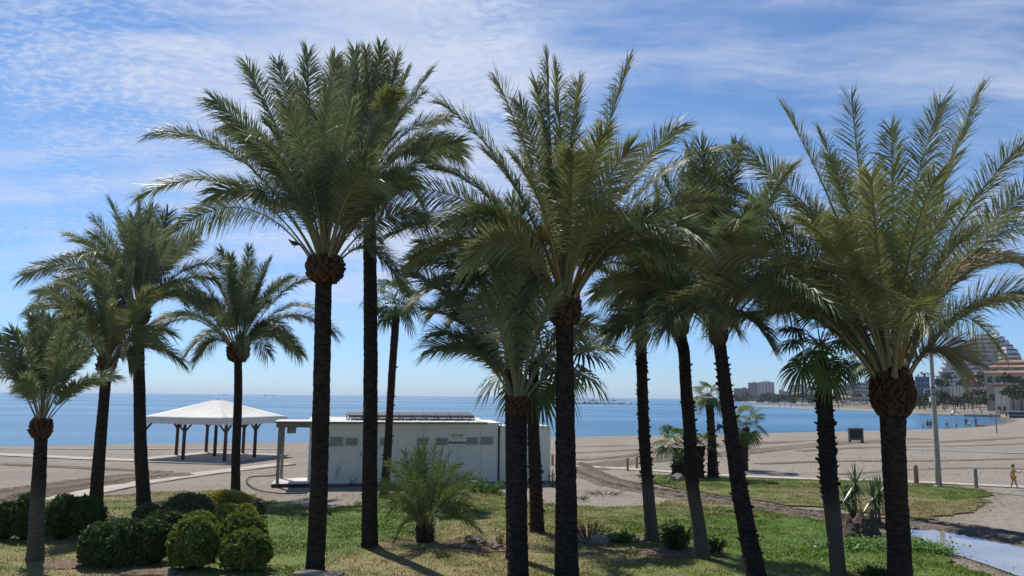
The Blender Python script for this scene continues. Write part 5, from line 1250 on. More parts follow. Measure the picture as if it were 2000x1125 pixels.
M['kiosk_teal'] = material('kiosk_teal_paint', (0.05, 0.10, 0.12), (0.07, 0.13, 0.15), 0.3, rough=0.6)
M['glass'] = material('window_glass', (0.035, 0.04, 0.05), rough=0.2, spec=0.6)
M['tree'] = material('town_tree_leaf', (0.065, 0.09, 0.04), (0.11, 0.125, 0.06), 0.25, rough=0.7, objvar=0.8)
M['tree2'] = material('town_palm_leaf', (0.05, 0.065, 0.035), (0.08, 0.09, 0.05), 0.25, rough=0.7, objvar=0.5)
UNIT = MB().box((0, 0, 0), (1, 1, 1)).mesh('window')
UN = {}
def unit(mat):
    if mat not in UN: UN[mat] = UNIT.copy(); UN[mat].materials.append(M[mat])
    return UN[mat]
def ub(name, root, c, s, mat):
    o = bpy.data.objects.new(name, unit(mat)); COL.objects.link(o); o.parent = root; o.location = c; o.scale = s; return o
def block(label, x0, x1, yt, D, mat, floors, cols, depth=14, yb=None, balc=True, name='apartment_block', cat='building', group='apartment blocks of the far town', rz=0.0, roof=None, win='glass', gable=False):
    a = at(x0, yt, D); b = at(x1, yt, D); W = b.x - a.x; cx = (a.x + b.x) / 2; fa = math.atan2(cx, D); W *= math.cos(fa); z0 = hz(cx, D) - 1 if yb is None else at((x0 + x1) / 2, yb, D).z; top = (a.z + b.z) / 2; Hh = top - z0
    root = thing(name, label, cat, (cx + math.sin(fa) * depth / 2, D + math.cos(fa) * depth / 2, z0), rz - fa, group)
    ub('wall', root, (0, 0, Hh / 2), (W, depth, Hh), mat)
    fh = Hh / floors; 
    for k in range(floors):
        if cols:
            cw = W / cols
            for j in range(cols):
                ub('window', root, (-W / 2 + (j + .5) * cw, -depth / 2 - .02, (k + .52) * fh), (cw * .62, .1, fh * .5), win)
        if balc: ub('balcony', root, (0, -depth / 2 - .45, (k + .12) * fh), (W * .96, .9, fh * .22), 'whitew' if mat in ('cream', 'beige', 'whitew') else mat)
    if roof: 
        mb = MB(); w2, d2 = W / 2 + .6, depth / 2 + .6; hr = roof
        mb.add([(-w2, -d2, Hh), (w2, -d2, Hh), (w2, d2, Hh), (-w2, d2, Hh), (-w2 * .55, 0, Hh + hr), (w2 * .55, 0, Hh + hr)], [(0, 1, 5, 4), (1, 2, 5), (2, 3, 4, 5), (3, 0, 4), (3, 2, 1, 0)]); mb.build('roof', M['terra'], root)
    else:
        ub('parapet', root, (0, 0, Hh + .4), (W + .4, depth + .4, .8), mat)
        ub('stair_housing', root, (W * .18, 0, Hh + 2.0), (W * .2, depth * .4, 2.6), mat)
    if gable:
        mb = MB(); w2 = W * .36; mb.add([(-w2, -depth * .4, Hh + .5), (w2, -depth * .4, Hh + .5), (w2, depth * .4, Hh + .5), (-w2, depth * .4, Hh + .5), (-w2 * .4, 0, Hh + 4.5), (w2 * .4, 0, Hh + 4.5)], [(0, 1, 5, 4), (1, 2, 5), (2, 3, 4, 5), (3, 0, 4)]); mb.build('roof', M['greyw'], root)
    return root
block('long low brick coloured apartment block, leftmost of the town across the bay', 1433, 1463, 759, 1850, 'brick2', 8, 6)
block('brick coloured tower block, second from the left across the bay', 1461, 1480, 748, 1900, 'brick', 12, 3)
block('tall grey brown tower block with a sloping roof, third from the left', 1480, 1512, 747, 1980, 'beige', 12, 5, gable=True)
block('cream hotel with stepped white balconies at the water across the bay', 1530, 1543, 765, 1300, 'cream', 6, 2, depth=10)
block('narrow cream tower joined to the stepped balcony hotel', 1521, 1530, 762, 1300, 'cream', 7, 2, depth=10, balc=False)
block('pale grey hotel on the hill above the cream hotel', 1541, 1574, 752, 2300, 'greyw', 6, 8)
block('white terraced hotel with long balconies, left of the spiky fan palm trunk', 1576, 1606, 756, 1700, 'whitew', 4, 4, yb=772)
block('grey hotel block just right of the spiky fan palm trunk', 1626, 1665, 752, 1250, 'greyw', 5, 9)
block('narrow grey tower rising above the town left of the big palm crown base', 1658, 1669, 727, 1500, 'greyw', 14, 3)
block('beige apartment block hidden behind the crown base of the big palm', 1668, 1706, 748, 900, 'beige', 6, 7)
block('low white house on the shore right of the spiky fan palm trunk', 1640, 1662, 776, 700, 'whitew', 2, 4, yb=790, roof=2)
block('beige shore side restaurant with flat roof left of the big palm', 1664, 1700, 778, 620, 'beige', 2, 6, yb=793)
block('small white shore house below the white terraced hotel', 1584, 1602, 776, 1100, 'whitew', 2, 4, yb=785, roof=2.5)
block('low pink shore building left of the fan palm trunk', 1560, 1580, 779, 1000, 'beige', 2, 5, yb=787)
block('blue clad block of flats between the big palm and the lamp pole', 1787, 1815, 738, 520, 'blueglass', 5, 5, balc=False, depth=10)
block('white flat walled building below the great stepped hotel', 1856, 1881, 757, 430, 'whitew', 2, 0, yb=775, balc=False, depth=10)
block('low building with a faded roof in front of the great stepped hotel', 1880, 1917, 744, 470, 'beige', 3, 6, roof=5, depth=16)
block('narrow white block in the trees right of the low white building', 1917, 1929, 762, 420, 'whitew', 4, 2, yb=790, depth=8)
block('beige terrace house behind the shore trees, below the white building', 1866, 1890, 772, 400, 'cream', 2, 4, yb=790, depth=8)
block('grey garden wall house just left of the lamp pole foot', 1790, 1812, 772, 420, 'greyw', 2, 4, yb=790, depth=8)

def stepped_hotel():
    D = 560.0
    c = at(1905, 745, D); root = thing('stepped_hotel', 'great white stepped hotel with zigzag rows of dark balconies', 'building', (c.x, D, 0), -math.atan2(c.x, D) * .8)
    L = [(748, 1829), (738, 1829), (728, 1838), (714, 1848), (704, 1852), (696, 1857), (688, 1868), (680, 1872), (672, 1884), (664, 1898), (656, 1908), (648, 1914)]
    Rg = [(748, 1990), (730, 1988), (714, 1984), (700, 1980), (690, 1974), (680, 1964), (668, 1953), (656, 1938), (648, 1930)]
    fh = at(1905, 700, D).z - at(1905, 708.2, D).z
    zb = at(1905, 760, D).z; n = 13
    for k in range(n):
        z = zb + k * fh; py = 760 - 8.2 * (k + .5)
        xl = np.interp(-py, [-p[0] for p in L], [p[1] for p in L]); xr = np.interp(-py, [-p[0] for p in Rg], [p[1] for p in Rg])
        if xr - xl < 12: continue
        X = lambda px: (at(px, py, D).x - c.x) * .87
        f1 = min(X(1944), X(xr) - 2); f2 = min(X(1953), X(xr) - 1)
        xa, xb = X(xl), X(xr)
        def poly(o): return [(xa - o * .2, -o), (f1, -o), (f2, -24 - o), (xb + o * .2, -24 - o), (xb + o * .2, 16), (xa - o * .2, 16)]
        s = MB().prism(poly(0.0), z + 1.45, z + fh + .0).build('storey', M['mauve'], root)
        MB().prism(poly(1.5), z, z + fh * .56).build('balcony', M['mauve'], root)
        # dark glazed openings behind the balconies, broken by party walls
        x = xa + 3 + (k % 3) * 2
        while x < f1 - 3:
            w_ = random.uniform(4, 10); w_ = min(w_, f1 - 1 - x)
            ub('window', root, (x + w_ / 2, -.04, z + fh * .75), (w_, .16, fh * .30), 'glass'); x += w_ + random.uniform(1.0, 4.5)
        dv = Vector((f2 - f1, -24, 0)); 
        if dv.length > 3: o = ub('window', root, ((f1 + f2) / 2, -12, z + fh * .75), (dv.length * .9, .2, fh * .40), 'glass'); o.rotation_euler = (0, 0, math.atan2(dv.y, dv.x))
        if xb - f2 > 4: ub('window', root, ((f2 + xb) / 2, -24.05, z + fh * .75), ((xb - f2) * .84, .16, fh * .34), 'glass')
        # terrace at the left step
        ub('terrace_rail', root, (xa + 2, -2.2, z + fh * .75), (5.5, .25, .9), 'whitew')
        MB().prism([(xa - 4, -3), (xa + 3, -3), (xa + 3, 10), (xa - 4, 10)], z - .2, z + .5).build('terrace_slab', M['whitew'], root)
    z = zb + n * fh
    for x, w_, h_ in ((at(1925, 650, D).x - c.x, 6, 2), (at(1917, 650, D).x - c.x, 4, 1.5)): ub('roof_housing', root, (x, 4, zb + (n - .2) * fh), (w_, 6, h_), 'whitew')
    ub('podium', root, (0, 0, zb / 2 - 1), (at(1990, 745, D).x - at(1826, 745, D).x, 30, zb + 2), 'greyw')
stepped_hotel()
def villas():
    D = 300.0; lab = ['terracotta roofed terrace building at the right edge above the beach', 'tall ochre villa with two white shuttered bays at the right edge']
    a = at(1943, 735, D); root = thing('hillside_villa', lab[0], 'building', (at(1985, 735, D).x, D + 6, 0), R(-33), 'villas on the right')
    ox = at(1985, 735, D).x
    spec = [(1943, 2040, 752, 728, 0), (1952, 2060, 728, 716, 5), (1966, 2060, 716, 706, 9)]
    for (x0, x1, yb, yt, dy) in spec:
        xa, xb = (at(x0, yb, D).x - ox) * .84, (at(x1, yb, D).x - ox) * .84; z0, z1 = at(1985, yb, D).z, at(1985, yt, D).z; W = xb - xa
        ub('wall', root, ((xa + xb) / 2, dy, (z0 + z1) / 2), (W, 10, z1 - z0), 'beige')
        nb = int(W / 3)
        for j in range(nb):
            ub('window', root, (xa + (j + .5) * W / nb, dy - 5.02, z0 + (z1 - z0) * .45), (W / nb * .55, .12, (z1 - z0) * .5), 'glass')
            if j % 2: ub('parasol_wall', root, (xa + (j + .5) * W / nb, dy - 5.6, z0 + (z1 - z0) * .18), (W / nb * .8, 1.1, .9), 'whitew')
        V = [(xa - .5, dy - 6, z1), (xb + .5, dy - 6, z1), (xb + .5, dy + 5, z1), (xa - .5, dy + 5, z1), (xa + .6, dy - 2, z1 + 1.0), (xb - .6, dy - 2, z1 + 1.0)]
        MB().add(V, [(0, 1, 5, 4), (1, 2, 5), (2, 3, 4, 5), (3, 0, 4), (3, 2, 1, 0)]).build('roof', M['terra'], root)
    ub('wall', root, ((at(2040, 752, D).x + at(1943, 752, D).x - 2 * ox) / 2 * .84, 6, at(1985, 752, D).z / 2), ((at(2040, 752, D).x - at(1943, 752, D).x) * .84, 12, at(1985, 752, D).z), 'beige')
    D = 280.0
    x0, x1 = at(1944, 770, D).x, at(1972, 770, D).x; W = (x1 - x0) * .84; z1 = at(1958, 755, D).z; z0 = hz((x0 + x1) / 2, D) - .5
    root = thing('shore_villa', lab[1], 'building', ((x0 + x1) / 2 + 2, D + 3.5, z0), R(-33), 'villas on the right'); Hh = z1 - z0
    ub('wall', root, (0, 0, Hh / 2), (W, 8, Hh), 'cream')
    for x in (-.24, .12): ub('shutter', root, (x * W, -4.05, Hh * .58), (W * .17, .2, Hh * .40), 'whitew'); ub('window', root, (x * W, -4.04, Hh * .22), (W * .2, .16, Hh * .18), 'glass')
    ub('roof_slab', root, (0, -.3, Hh + .2), (W + 1, 9, .4), 'terra')
    for k in range(9): ub('fence_post', root, (-W / 2 - 2 + k * (W + 5) / 9, -7, .9), (.12, .12, 1.9), 'whitew')
    ub('fence_rail', root, (0.5, -7, 1.7), (W + 5, .08, .1), 'whitew')
villas()

rb = random.Random(9)
for k in range(34):
    px = rb.uniform(1515, 1705); D = rb.uniform(900, 1700); w_ = rb.uniform(7, 16); yt = 782 - rb.uniform(5, 20) * (.6 + .4 * (px - 1515) / 190)
    block('small pale house among the trees across the bay', px, px + w_, yt, D, rb.choice(['whitew', 'beige', 'cream', 'whitew', 'brick']), rb.choice([2, 3, 4]), 3, depth=9, balc=k % 2 == 0, roof=2.5 if k % 3 == 0 else None, name='far_house', group='small houses across the bay')
for k, (px, py, w_, D, mt, n) in enumerate(((1798, 776, 10, 380, 'whitew', 2), (1822, 781, 14, 360, 'cream', 2), (1842, 768, 12, 430, 'beige', 3), (1893, 764, 14, 400, 'whitew', 2), (1905, 775, 12, 370, 'beige', 2), (1932, 768, 12, 360, 'whitew', 3))):
    block(('small white house right of the blue block', 'low cream house behind the lamp pole', 'beige house with flat roof left of the white building', 'white house in the trees under the faded roof', 'beige shore house left of the narrow white block', 'white house just left of the shuttered villa')[k],
          px, px + w_, py, D, mt, n, 3, yb=792, depth=8, roof=1.6 if k % 2 else None, name='shore_house', group='houses behind the right hand beach')
# trees between the houses
def crown_mesh(seed, n=420, s=.17, flat=.75):
    g = np.random.default_rng(seed); lob = [(g.uniform(-.45, .45), g.uniform(-.45, .45), g.uniform(.1, .75), *(g.uniform(.38, .62, 3) * [1, 1, flat])) for _ in range(7)]
    return leaf_blob('crown', lob, n, s, seed, ragged=.12)
CR = [crown_mesh(70 + i, 560) for i in range(6)]
for m_ in CR: m_.materials.append(M['tree'])
TR = MB().tube([(0, 0, 0), (.04, 0, .5), (0, 0, 1)], [.06, .045, .03], 6).mesh('trunk'); TR.materials.append(M['bark'])
def town_tree(px, py, wpx, D, label, group, grd=None):
    c = at(px, py, D); r = wd(wpx, D) / 2; z0 = hz(c.x, D)
    root = thing('town_tree', label, 'tree', (c.x, D, z0), random.uniform(0, 6), group); th = max(1.0, c.z - z0 - r * .35)
    o = link('trunk', TR, None, root); o.scale = (r * 1.2, r * 1.2, th + r * .3); o = link('crown', random.choice(CR), None, root, (0, 0, th)); o.scale = (r * 1.25, r * 1.25, r * 1.15)
rt = random.Random(5)
for (px, py, w_, D, lab) in ((1806, 783, 26, 340, 'bushy tree at the foot of the blue clad block'), (1838, 752, 22, 400, 'tall tree just right of the lamp pole, under the hotel steps'), (1845, 782, 34, 330, 'wide dark tree right of the lamp pole above the beach'), (1866, 788, 22, 310, 'low tree in front of the white walled building'), (1882, 783, 20, 320, 'small round tree behind the white slide'), (1898, 776, 30, 320, 'wide tree above the left sign post'), (1914, 786, 26, 310, 'low dark tree above the right sign post'), (1934, 772, 28, 320, 'round tree just left of the shuttered villa'), (1945, 780, 20, 300, 'small tree at the left corner of the shuttered villa'), (1960, 742, 26, 290, 'tree growing on the terrace of the terracotta roofed building'), (1978, 768, 30, 262, 'tree right of the shuttered villa bays'), (1996, 775, 34, 258, 'large green tree at the right edge above the kiosk'), (2010, 760, 36, 262, 'tree cut by the right edge, behind the kiosk'), (1990, 745, 20, 290, 'small tree below the terracotta roofs at the right edge'), (1826, 790, 20, 330, 'low shrub like tree hidden behind the lamp pole'), (1795, 790, 24, 360, 'dark tree beside the big palm crown base at the shore'), (1880, 750, 18, 420, 'tree left of the faded roof below the hotel'), (1925, 748, 26, 410, 'tree right of the faded roof below the hotel'), (1910, 738, 20, 440, 'tree top showing over the faded roof'), (1852, 738, 18, 470, 'small tree against the lowest hotel terraces')):
    town_tree(px, py, w_, D, lab, 'trees behind the right hand beach')
for k in range(130):
    px = rt.uniform(1500, 1715) if k % 5 else rt.uniform(1435, 1520); D = rt.uniform(700, 1500); py = rt.uniform(773, 784)
    town_tree(px, py, rt.uniform(8, 15), D, 'small round tree of the green slope across the bay', 'trees across the bay')
# far palms as feathery heads
def far_palm_mesh(seed):
    g = random.Random(seed); V = []; Q = []
    for k in range(34):
        a = k * 2.4; e = R(g.uniform(-35, 70)); L = g.uniform(.8, 1.05); w_ = .07
        for i in range(4):
            s = i / 3; p = Vector((math.cos(a) * math.cos(e), math.sin(a) * math.cos(e), math.sin(e))) * L * s + Vector((0, 0, -.45 * s * s)); sd = Vector((-math.sin(a), math.cos(a), .2)) * w_ * (.5, 1, .9, .1)[i]; V += [tuple(p - sd), tuple(p + sd)]
        o = len(V) - 8; Q += [(o, o + 1, o + 3, o + 2), (o + 2, o + 3, o + 5, o + 4), (o + 4, o + 5, o + 7, o + 6)]
    return npmesh('crown', V, Q)
FP = [far_palm_mesh(i) for i in range(4)]
for m_ in FP: m_.materials.append(M['tree2'])
def far_palm(px, py, wpx, D, label, group):
    c = at(px, py, D); r = wd(wpx, D) / 2; z0 = hz(c.x, D); root = thing('distant_palm', label, 'palm tree', (c.x, D, z0), rt.uniform(0, 6), group)
    o = link('trunk', TR, None, root); o.scale = (3.2, 3.2, c.z - z0); o = link('crown', rt.choice(FP), None, root, (0, 0, c.z - z0)); o.scale = (r, r, r)
for (px, py) in ((1793, 733), (1800, 728), (1812, 730), (1839, 729), (1858, 738), (1866, 735), (1872, 731), (1880, 739), (1888, 742), (1897, 750), (1904, 745), (1930, 752), (1848, 746)):
    far_palm(px, py, rt.uniform(11, 16), rt.uniform(350, 420), 'tall thin palm standing in front of the great stepped hotel', 'distant palms below the hotel')
for k in range(16):
    far_palm(1615 + k * 6 + rt.uniform(-2, 2), rt.uniform(766, 776), rt.uniform(6, 9), rt.uniform(560, 800), 'small palm on the shore in front of the grey hotels', 'distant palms on the far shore')
# low shore wall along the far beach
a = at(1785, 790, 330); b = at(2060, 795, 262)
tag(MB().beam((a.x, a.y, hz(a.x, a.y) + .6), (b.x, b.y, hz(b.x, b.y) + .6), 1.4, .5).build('sea_wall', M['beige']), 'low pale promenade wall above the right hand beach', 'wall')
# parasols and stalls on the far shore, tiny
for k in range(22):
    px = rt.uniform(1625, 1705); D = rt.uniform(430, 520); x = at(px, 790, D).x; z = hz(x, D); root = thing('straw_parasol', 'tiny straw parasol on the far beach left of the big palm', 'parasol', (x, D, z), 0, 'straw parasols on the far beach')
    MB().tube([(0, 0, 0), (0, 0, 2.2)], .05, 4).build('pole', M['wood'], root); MB().tube([(0, 0, 2.0), (0, 0, 2.7)], [1.3, .05], 8).build('canopy', M['wood'], root)
# kiosk at the right edge
B = at(1998, 805, 218); z = hz(B.x, 218); t = thing('beach_kiosk', 'low dark teal beach kiosk at the right edge of the far sand', 'kiosk', (B.x + 1.5, 222, z), R(-33)); 
ub('wall', t, (1.5, 0, .8), (8, 4, 1.6), 'kiosk_teal'); ub('roof', t, (1.2, -.3, 1.72), (9, 5, .22), 'greyw'); ub('counter', t, (0, -2.3, .75), (5, .5, .12), 'whitew'); ub('opening', t, (0, -2.03, 1.1), (5, .1, .5), 'glass'); ub('low_wall', t, (-9, -1, .4), (9, .3, .8), 'beige')
# play frame and sign posts on the far sand
B = at(1866, 795, 262); z = hz(B.x, 262); t = thing('play_slide', 'small white slide with dark steps on the right hand beach', 'slide', (B.x, 262, z))
MB().box((-.6, 0, 1.5), (1.4, 1.2, .9), taper=.5).build('hood', M['white'], t); MB().beam((0, 0, 1.3), (2.6, 0, .3), .7, .15).build('chute', M['white'], t)
for s in (-1, 1): MB().beam((-1, s * .5, 0), (-.8, s * .5, 1.6), .12, .12).build('leg', M['black'], t)
MB().beam((-2, 0, 0), (-1, 0, 1.2), .7, .15).build('steps', M['black'], t)
for k, (x, lab) in enumerate(((1902, 'left one of two sign posts on the far sand below the hotel'), (1917, 'right one of two sign posts on the far sand below the hotel'))):
    B = at(x, 800, 235); z = hz(B.x, 235); t = thing('sign_post', lab, 'sign', (B.x, 235, z), 0, 'sign posts on the far sand'); MB().tube([(0, 0, 0), (0, 0, 2.2)], .09, 6).build('pole', M['grey_wood'], t); MB().box((0, -.1, 2.0), (.8, .06, .5)).build('board', M['white'], t)

# ------------------------------------------------------------------ breakwater and boats
def breakwater():
    D = at(1140, 786, 10); a = G(1052, 786.5); b = G(1235, 788.5); root = thing('breakwater', 'low rocky breakwater lying in the sea left of the bay', 'breakwater', (a.x, a.y, -.4))
    g = random.Random(3); n = 230; me = []
    for i in range(6):
        m_ = RK[i].copy(); m_.materials.clear(); m_.materials.append(M['rock']); me.append(m_)
    for k in range(n):
        f = g.random(); p = a.lerp(b, f); hh = (1.2 if f < .62 else .6) * g.uniform(.2, 1)
        o = link('rock', me[g.randrange(6)], None, root); s = g.uniform(.8, 1.9) * (1 if f < .65 else .8)
        o.location = (p.x - a.x, p.y - a.y + g.gauss(0, 2.2), hh * .7 - .1); o.scale = (s * 1.3, s, s * .75); o.rotation_euler = (g.uniform(-.4, .4), g.uniform(-.4, .4), g.uniform(0, 6))
breakwater()
def boat(label, px, D, L, mast, kind='sail_boat'):
    x = at(px, 775, D).x; root = thing(kind, label, 'boat', (x, D, -.4), random.uniform(-.6, .6), 'boats on the horizon'); hb = L * .12
    V = [(-L / 2, -L * .12, hb), (L * .25, -L * .14, hb), (L / 2, 0, hb * 1.3), (L * .25, L * .14, hb), (-L / 2, L * .12, hb), (-L * .45, -L * .08, -.2), (L * .2, -L * .08, -.2), (L * .4, 0, -.2), (L * .2, L * .08, -.2), (-L * .45, L * .08, -.2)]
    MB().add(V, [(0, 1, 6, 5), (1, 2, 7, 6), (2, 3, 8, 7), (3, 4, 9, 8), (4, 0, 5, 9), (4, 3, 2, 1, 0)]).build('hull', M['white'], root); MB().box((-L * .05, 0, hb * 1.5), (L * .35, L * .15, hb), taper=.8).build('cabin', M['white' if kind == 'sail_boat' else 'greyw'], root)
    if mast: MB().tube([(L * .05, 0, hb), (L * .05, 0, mast)], .12, 5).build('mast', M['whitew'], root); MB().beam((L * .05, 0, hb * 2.4), (-L * .4, 0, hb * 2.2), .2, .2).build('boom', M['whitew'], root)
boat('sailing boat with a tall bare mast beyond the breakwater', 1158, 900, 11, 17)
boat('small boat right of the tall masted one near the horizon', 1199, 1100, 8, 5, 'motor_boat')
boat('tiny fishing boat on the horizon, left of the pavilion palm', 518, 2600, 12, 7, 'motor_boat')
boat('tiny fishing boat on the horizon, just right of the pavilion', 533, 3000, 14, 5, 'motor_boat')
boat('tiny boat on the horizon left of the round crowned palm', 438, 2600, 12, 6, 'motor_boat')

# ------------------------------------------------------------------ people
def skin_obj(name, verts, edges, rad, mat, root, lv=1):
    me = bpy.data.meshes.new(name); me.from_pydata(verts, edges, []); o = link(name, me, mat, root)
    sk = o.modifiers.new('skin', 'SKIN'); sk.use_smooth_shade = True
    for d, r in zip(me.skin_vertices[0].data, rad): d.radius = (r, r) if not isinstance(r, tuple) else r
    me.skin_vertices[0].data[0].use_root = True
    sb = o.modifiers.new('sub', 'SUBSURF'); sb.levels = lv; sb.render_levels = lv
    return o
def person(label, loc, hgt, rz, top='navy', bottom='navy', arms=((.24, .0, .42), (.24, .0, .42)), stride=.12, lean=0.0, hair='hair', group='people on the beach', hat=None, crouch=0.0, child=False, hands=False):
    root = thing('person', label, 'person', loc, rz, group); s = hgt
    hd = .155 if child else .132
    pv = .50 - crouch * .25; sh = pv + .31; kn = .27 - crouch * .05
    fy = lean
    P = [(0, 0, pv), (0, -fy * .3, pv + .12), (0, -fy * .7, sh - .03), (0, -fy * .95, sh + .045), (0, -fy * 1.0 - .01, sh + .07),
         (.055, 0, pv - .03), (.06, -stride * .55 - crouch * .14, kn), (.062, -stride, .045), (.065, -stride - .075, .018),
         (-.055, 0, pv - .03), (-.06, stride * .30 - crouch * .14, kn), (-.062, stride, .05), (-.065, stride - .07, .018),
         (.10, -fy * .8, sh - .005), (-.10, -fy * .8, sh - .005)]
    rad = [.075, .068, .080, .036, .034, .062, .042, .027, .020, .062, .042, .027, .020, .040, .040]
    E = [(0, 1), (1, 2), (2, 3), (3, 4), (0, 5), (5, 6), (6, 7), (7, 8), (0, 9), (9, 10), (10, 11), (11, 12), (2, 13), (2, 14)]
    hp = []
    for k, (ax, ay, az) in enumerate(arms):
        sx = 1 if k == 0 else -1; b = P[13 + k]; hx, hy, hz_ = sx * ax, ay, az + (sh - .78)
        el = ((b[0] + hx) / 2 + sx * .02, (b[1] + hy) / 2 + .03, (b[2] + hz_) / 2 - .02)
        n = len(P); P += [el, (hx, hy, hz_)]; rad += [.028, .020]; E += [(13 + k, n), (n, n + 1)]; hp.append((hx, hy, hz_))
    body = skin_obj('body', [tuple(c * s for c in p) for p in P], E, [r * s for r in rad], M['skin'], root)
    hc = Vector((0, -fy * 1.05 - .015, sh + .085 + hd * .5)) * s
    mb = MB(); m, n = 10, 14
    for part, k, mat, nm in ((0, 1.0, 'skin', 'head'), (1, 1.09, hair, 'hair')):
        vs = []; fs = []
        for i in range(m):
            ph = math.pi * i / (m - 1)
            for j in range(n):
                t = 2 * math.pi * j / n; x, y, z = math.sin(ph) * math.cos(t), math.sin(ph) * math.sin(t), math.cos(ph)
                kk = k
                if part: kk = k if (z > .25 or y > .1) else .9
                if not part: kk = 1.0 - .14 * max(0, -z) * (1 if y > 0 else .3) + (.12 if (abs(t - 4.712) < .3 and -.3 < z < .1) else 0)
                vs.append((hc.x + x * hd * .40 * kk * s, hc.y + y * hd * .46 * kk * s, hc.z + z * hd * .56 * kk * s))
        for i in range(m - 1):
            for j in range(n): fs.append((i * n + j, i * n + (j + 1) % n, (i + 1) * n + (j + 1) % n, (i + 1) * n + j))
        o = MB().add(vs, fs).build(nm, M[mat], root, smooth=True)
        if not part:
            MB().box((hc.x - .02 * s, hc.y - hd * .44 * s, hc.z + .006 * s), (.012 * s, .008 * s, .007 * s)).box((hc.x + .02 * s, hc.y - hd * .44 * s, hc.z + .006 * s), (.012 * s, .008 * s, .007 * s)).build('eyes', M['black'], o)
            MB().box((hc.x, hc.y - hd * .43 * s, hc.z - .030 * s), (.026 * s, .008 * s, .005 * s)).build('mouth', M['redcloth'], o)
            for q in (-1, 1): MB().box((hc.x + q * hd * .41 * s, hc.y, hc.z), (.008 * s, .02 * s, .03 * s)).build('ear', M['skin'], o)
    if hat: MB().tube([hc + Vector((0, 0, .035 * s)), hc + Vector((0, 0, .045 * s)), hc + Vector((0, 0, .05 * s)), hc + Vector((0, 0, .085 * s))], [.12 * s, .11 * s, .068 * s, .05 * s], 12).build('hat', M[hat], root)
    if top: 
        Q = [tuple(c * s for c in p) for p in (P[0], P[1], P[2], (P[13][0] * 1.25, P[13][1], P[13][2] - .02), (P[14][0] * 1.25, P[14][1], P[14][2] - .02))]
        skin_obj('shirt', Q, [(0, 1), (1, 2), (2, 3), (2, 4)], [r * s for r in (.088, .080, .092, .050, .050)], M[top], root)
    if bottom:
        Q = [tuple(c * s for c in p) for p in (P[0], tuple(np.array(P[5]) * .5 + np.array(P[6]) * .5), tuple(np.array(P[9]) * .5 + np.array(P[10]) * .5), P[5], P[9])]
        skin_obj('shorts', Q, [(0, 3), (3, 1), (0, 4), (4, 2)], [r * s for r in (.090, .062, .062, .074, .074)], M[bottom], root)
    if hands:
        for k, (hx, hy, hz_) in enumerate(hp):
            sx = 1 if k == 0 else -1; b = Vector((hx, hy, hz_)) * s; dr = (b - Vector(P[15 + 2 * k]) * s).normalized(); side = dr.cross(Vector((0, 0, 1))).normalized(); up_ = side.cross(dr)
            for q in range(4):
                st = b + side * (q - 1.5) * .010 * s + dr * .012 * s; L = (.034, .040, .037, .028)[q] * s
                MB().tube([st, st + dr * L * .6, st + dr * L - up_ * L * .3], [.006 * s, .0055 * s, .004 * s], 5).build('finger', M['skin'], root, smooth=True)
            st = b + side * sx * .018 * s; MB().tube([st, st + dr * .02 * s + side * sx * .012 * s, st + dr * .035 * s + side * sx * .01 * s], [.007 * s, .006 * s, .0045 * s], 5).build('thumb', M['skin'], root, smooth=True)
    return root, hp
B = G(1981, 955)
_, hp = person('child in a yellow swimming top and shorts walking on the boardwalk, arm held out', (B.x, B.y, .05), wd(42, B.y), R(35), 'yellow', 'yellow', arms=((.20, -.14, .66), (.20, .02, .46)), stride=.10, child=True, hands=True, group='people on the boardwalk')
s_ = wd(42, B.y); mt = Matrix.Rotation(R(35), 3, 'Z') @ (Vector(hp[0]) * s_) + Vector((B.x, B.y, .05))
t = thing('beach_toy', 'small pink and white toy held out in the hand of the child in yellow', 'toy', tuple(mt + Vector((.05, -.02, .03))))
MB().tube([(0, 0, -.06), (.02, 0, -.03), (.03, 0, .03), (.05, 0, .07)], [.03, .06, .07, .03], 10).build('bucket', M['pink'], t, smooth=True); MB().tube([(.02, 0, .07), (.08, 0, .08), (.13, 0, .05)], [.012, .012, .012], 6).build('handle', M['whitecloth'], t)
B = G(1403, 843)
person('lone walker in dark clothes at the water between the palm trunks, carrying a backpack', (B.x, B.y, hz(B.x, B.y)), 1.72, R(200), 'blackcloth', 'navy', stride=.15, group='people at the water')
t = thing('backpack', 'dark rounded backpack on the back of the lone walker', 'backpack', (B.x + .1, B.y - .32, hz(B.x, B.y) + 1.15)); MB().box((0, 0, 0), (.42, .30, .60), taper=.75).build('bag', M['navy'], t)
MB().box((0, -.17, -.08), (.30, .09, .26), taper=.8).build('pocket', M['blackcloth'], t)
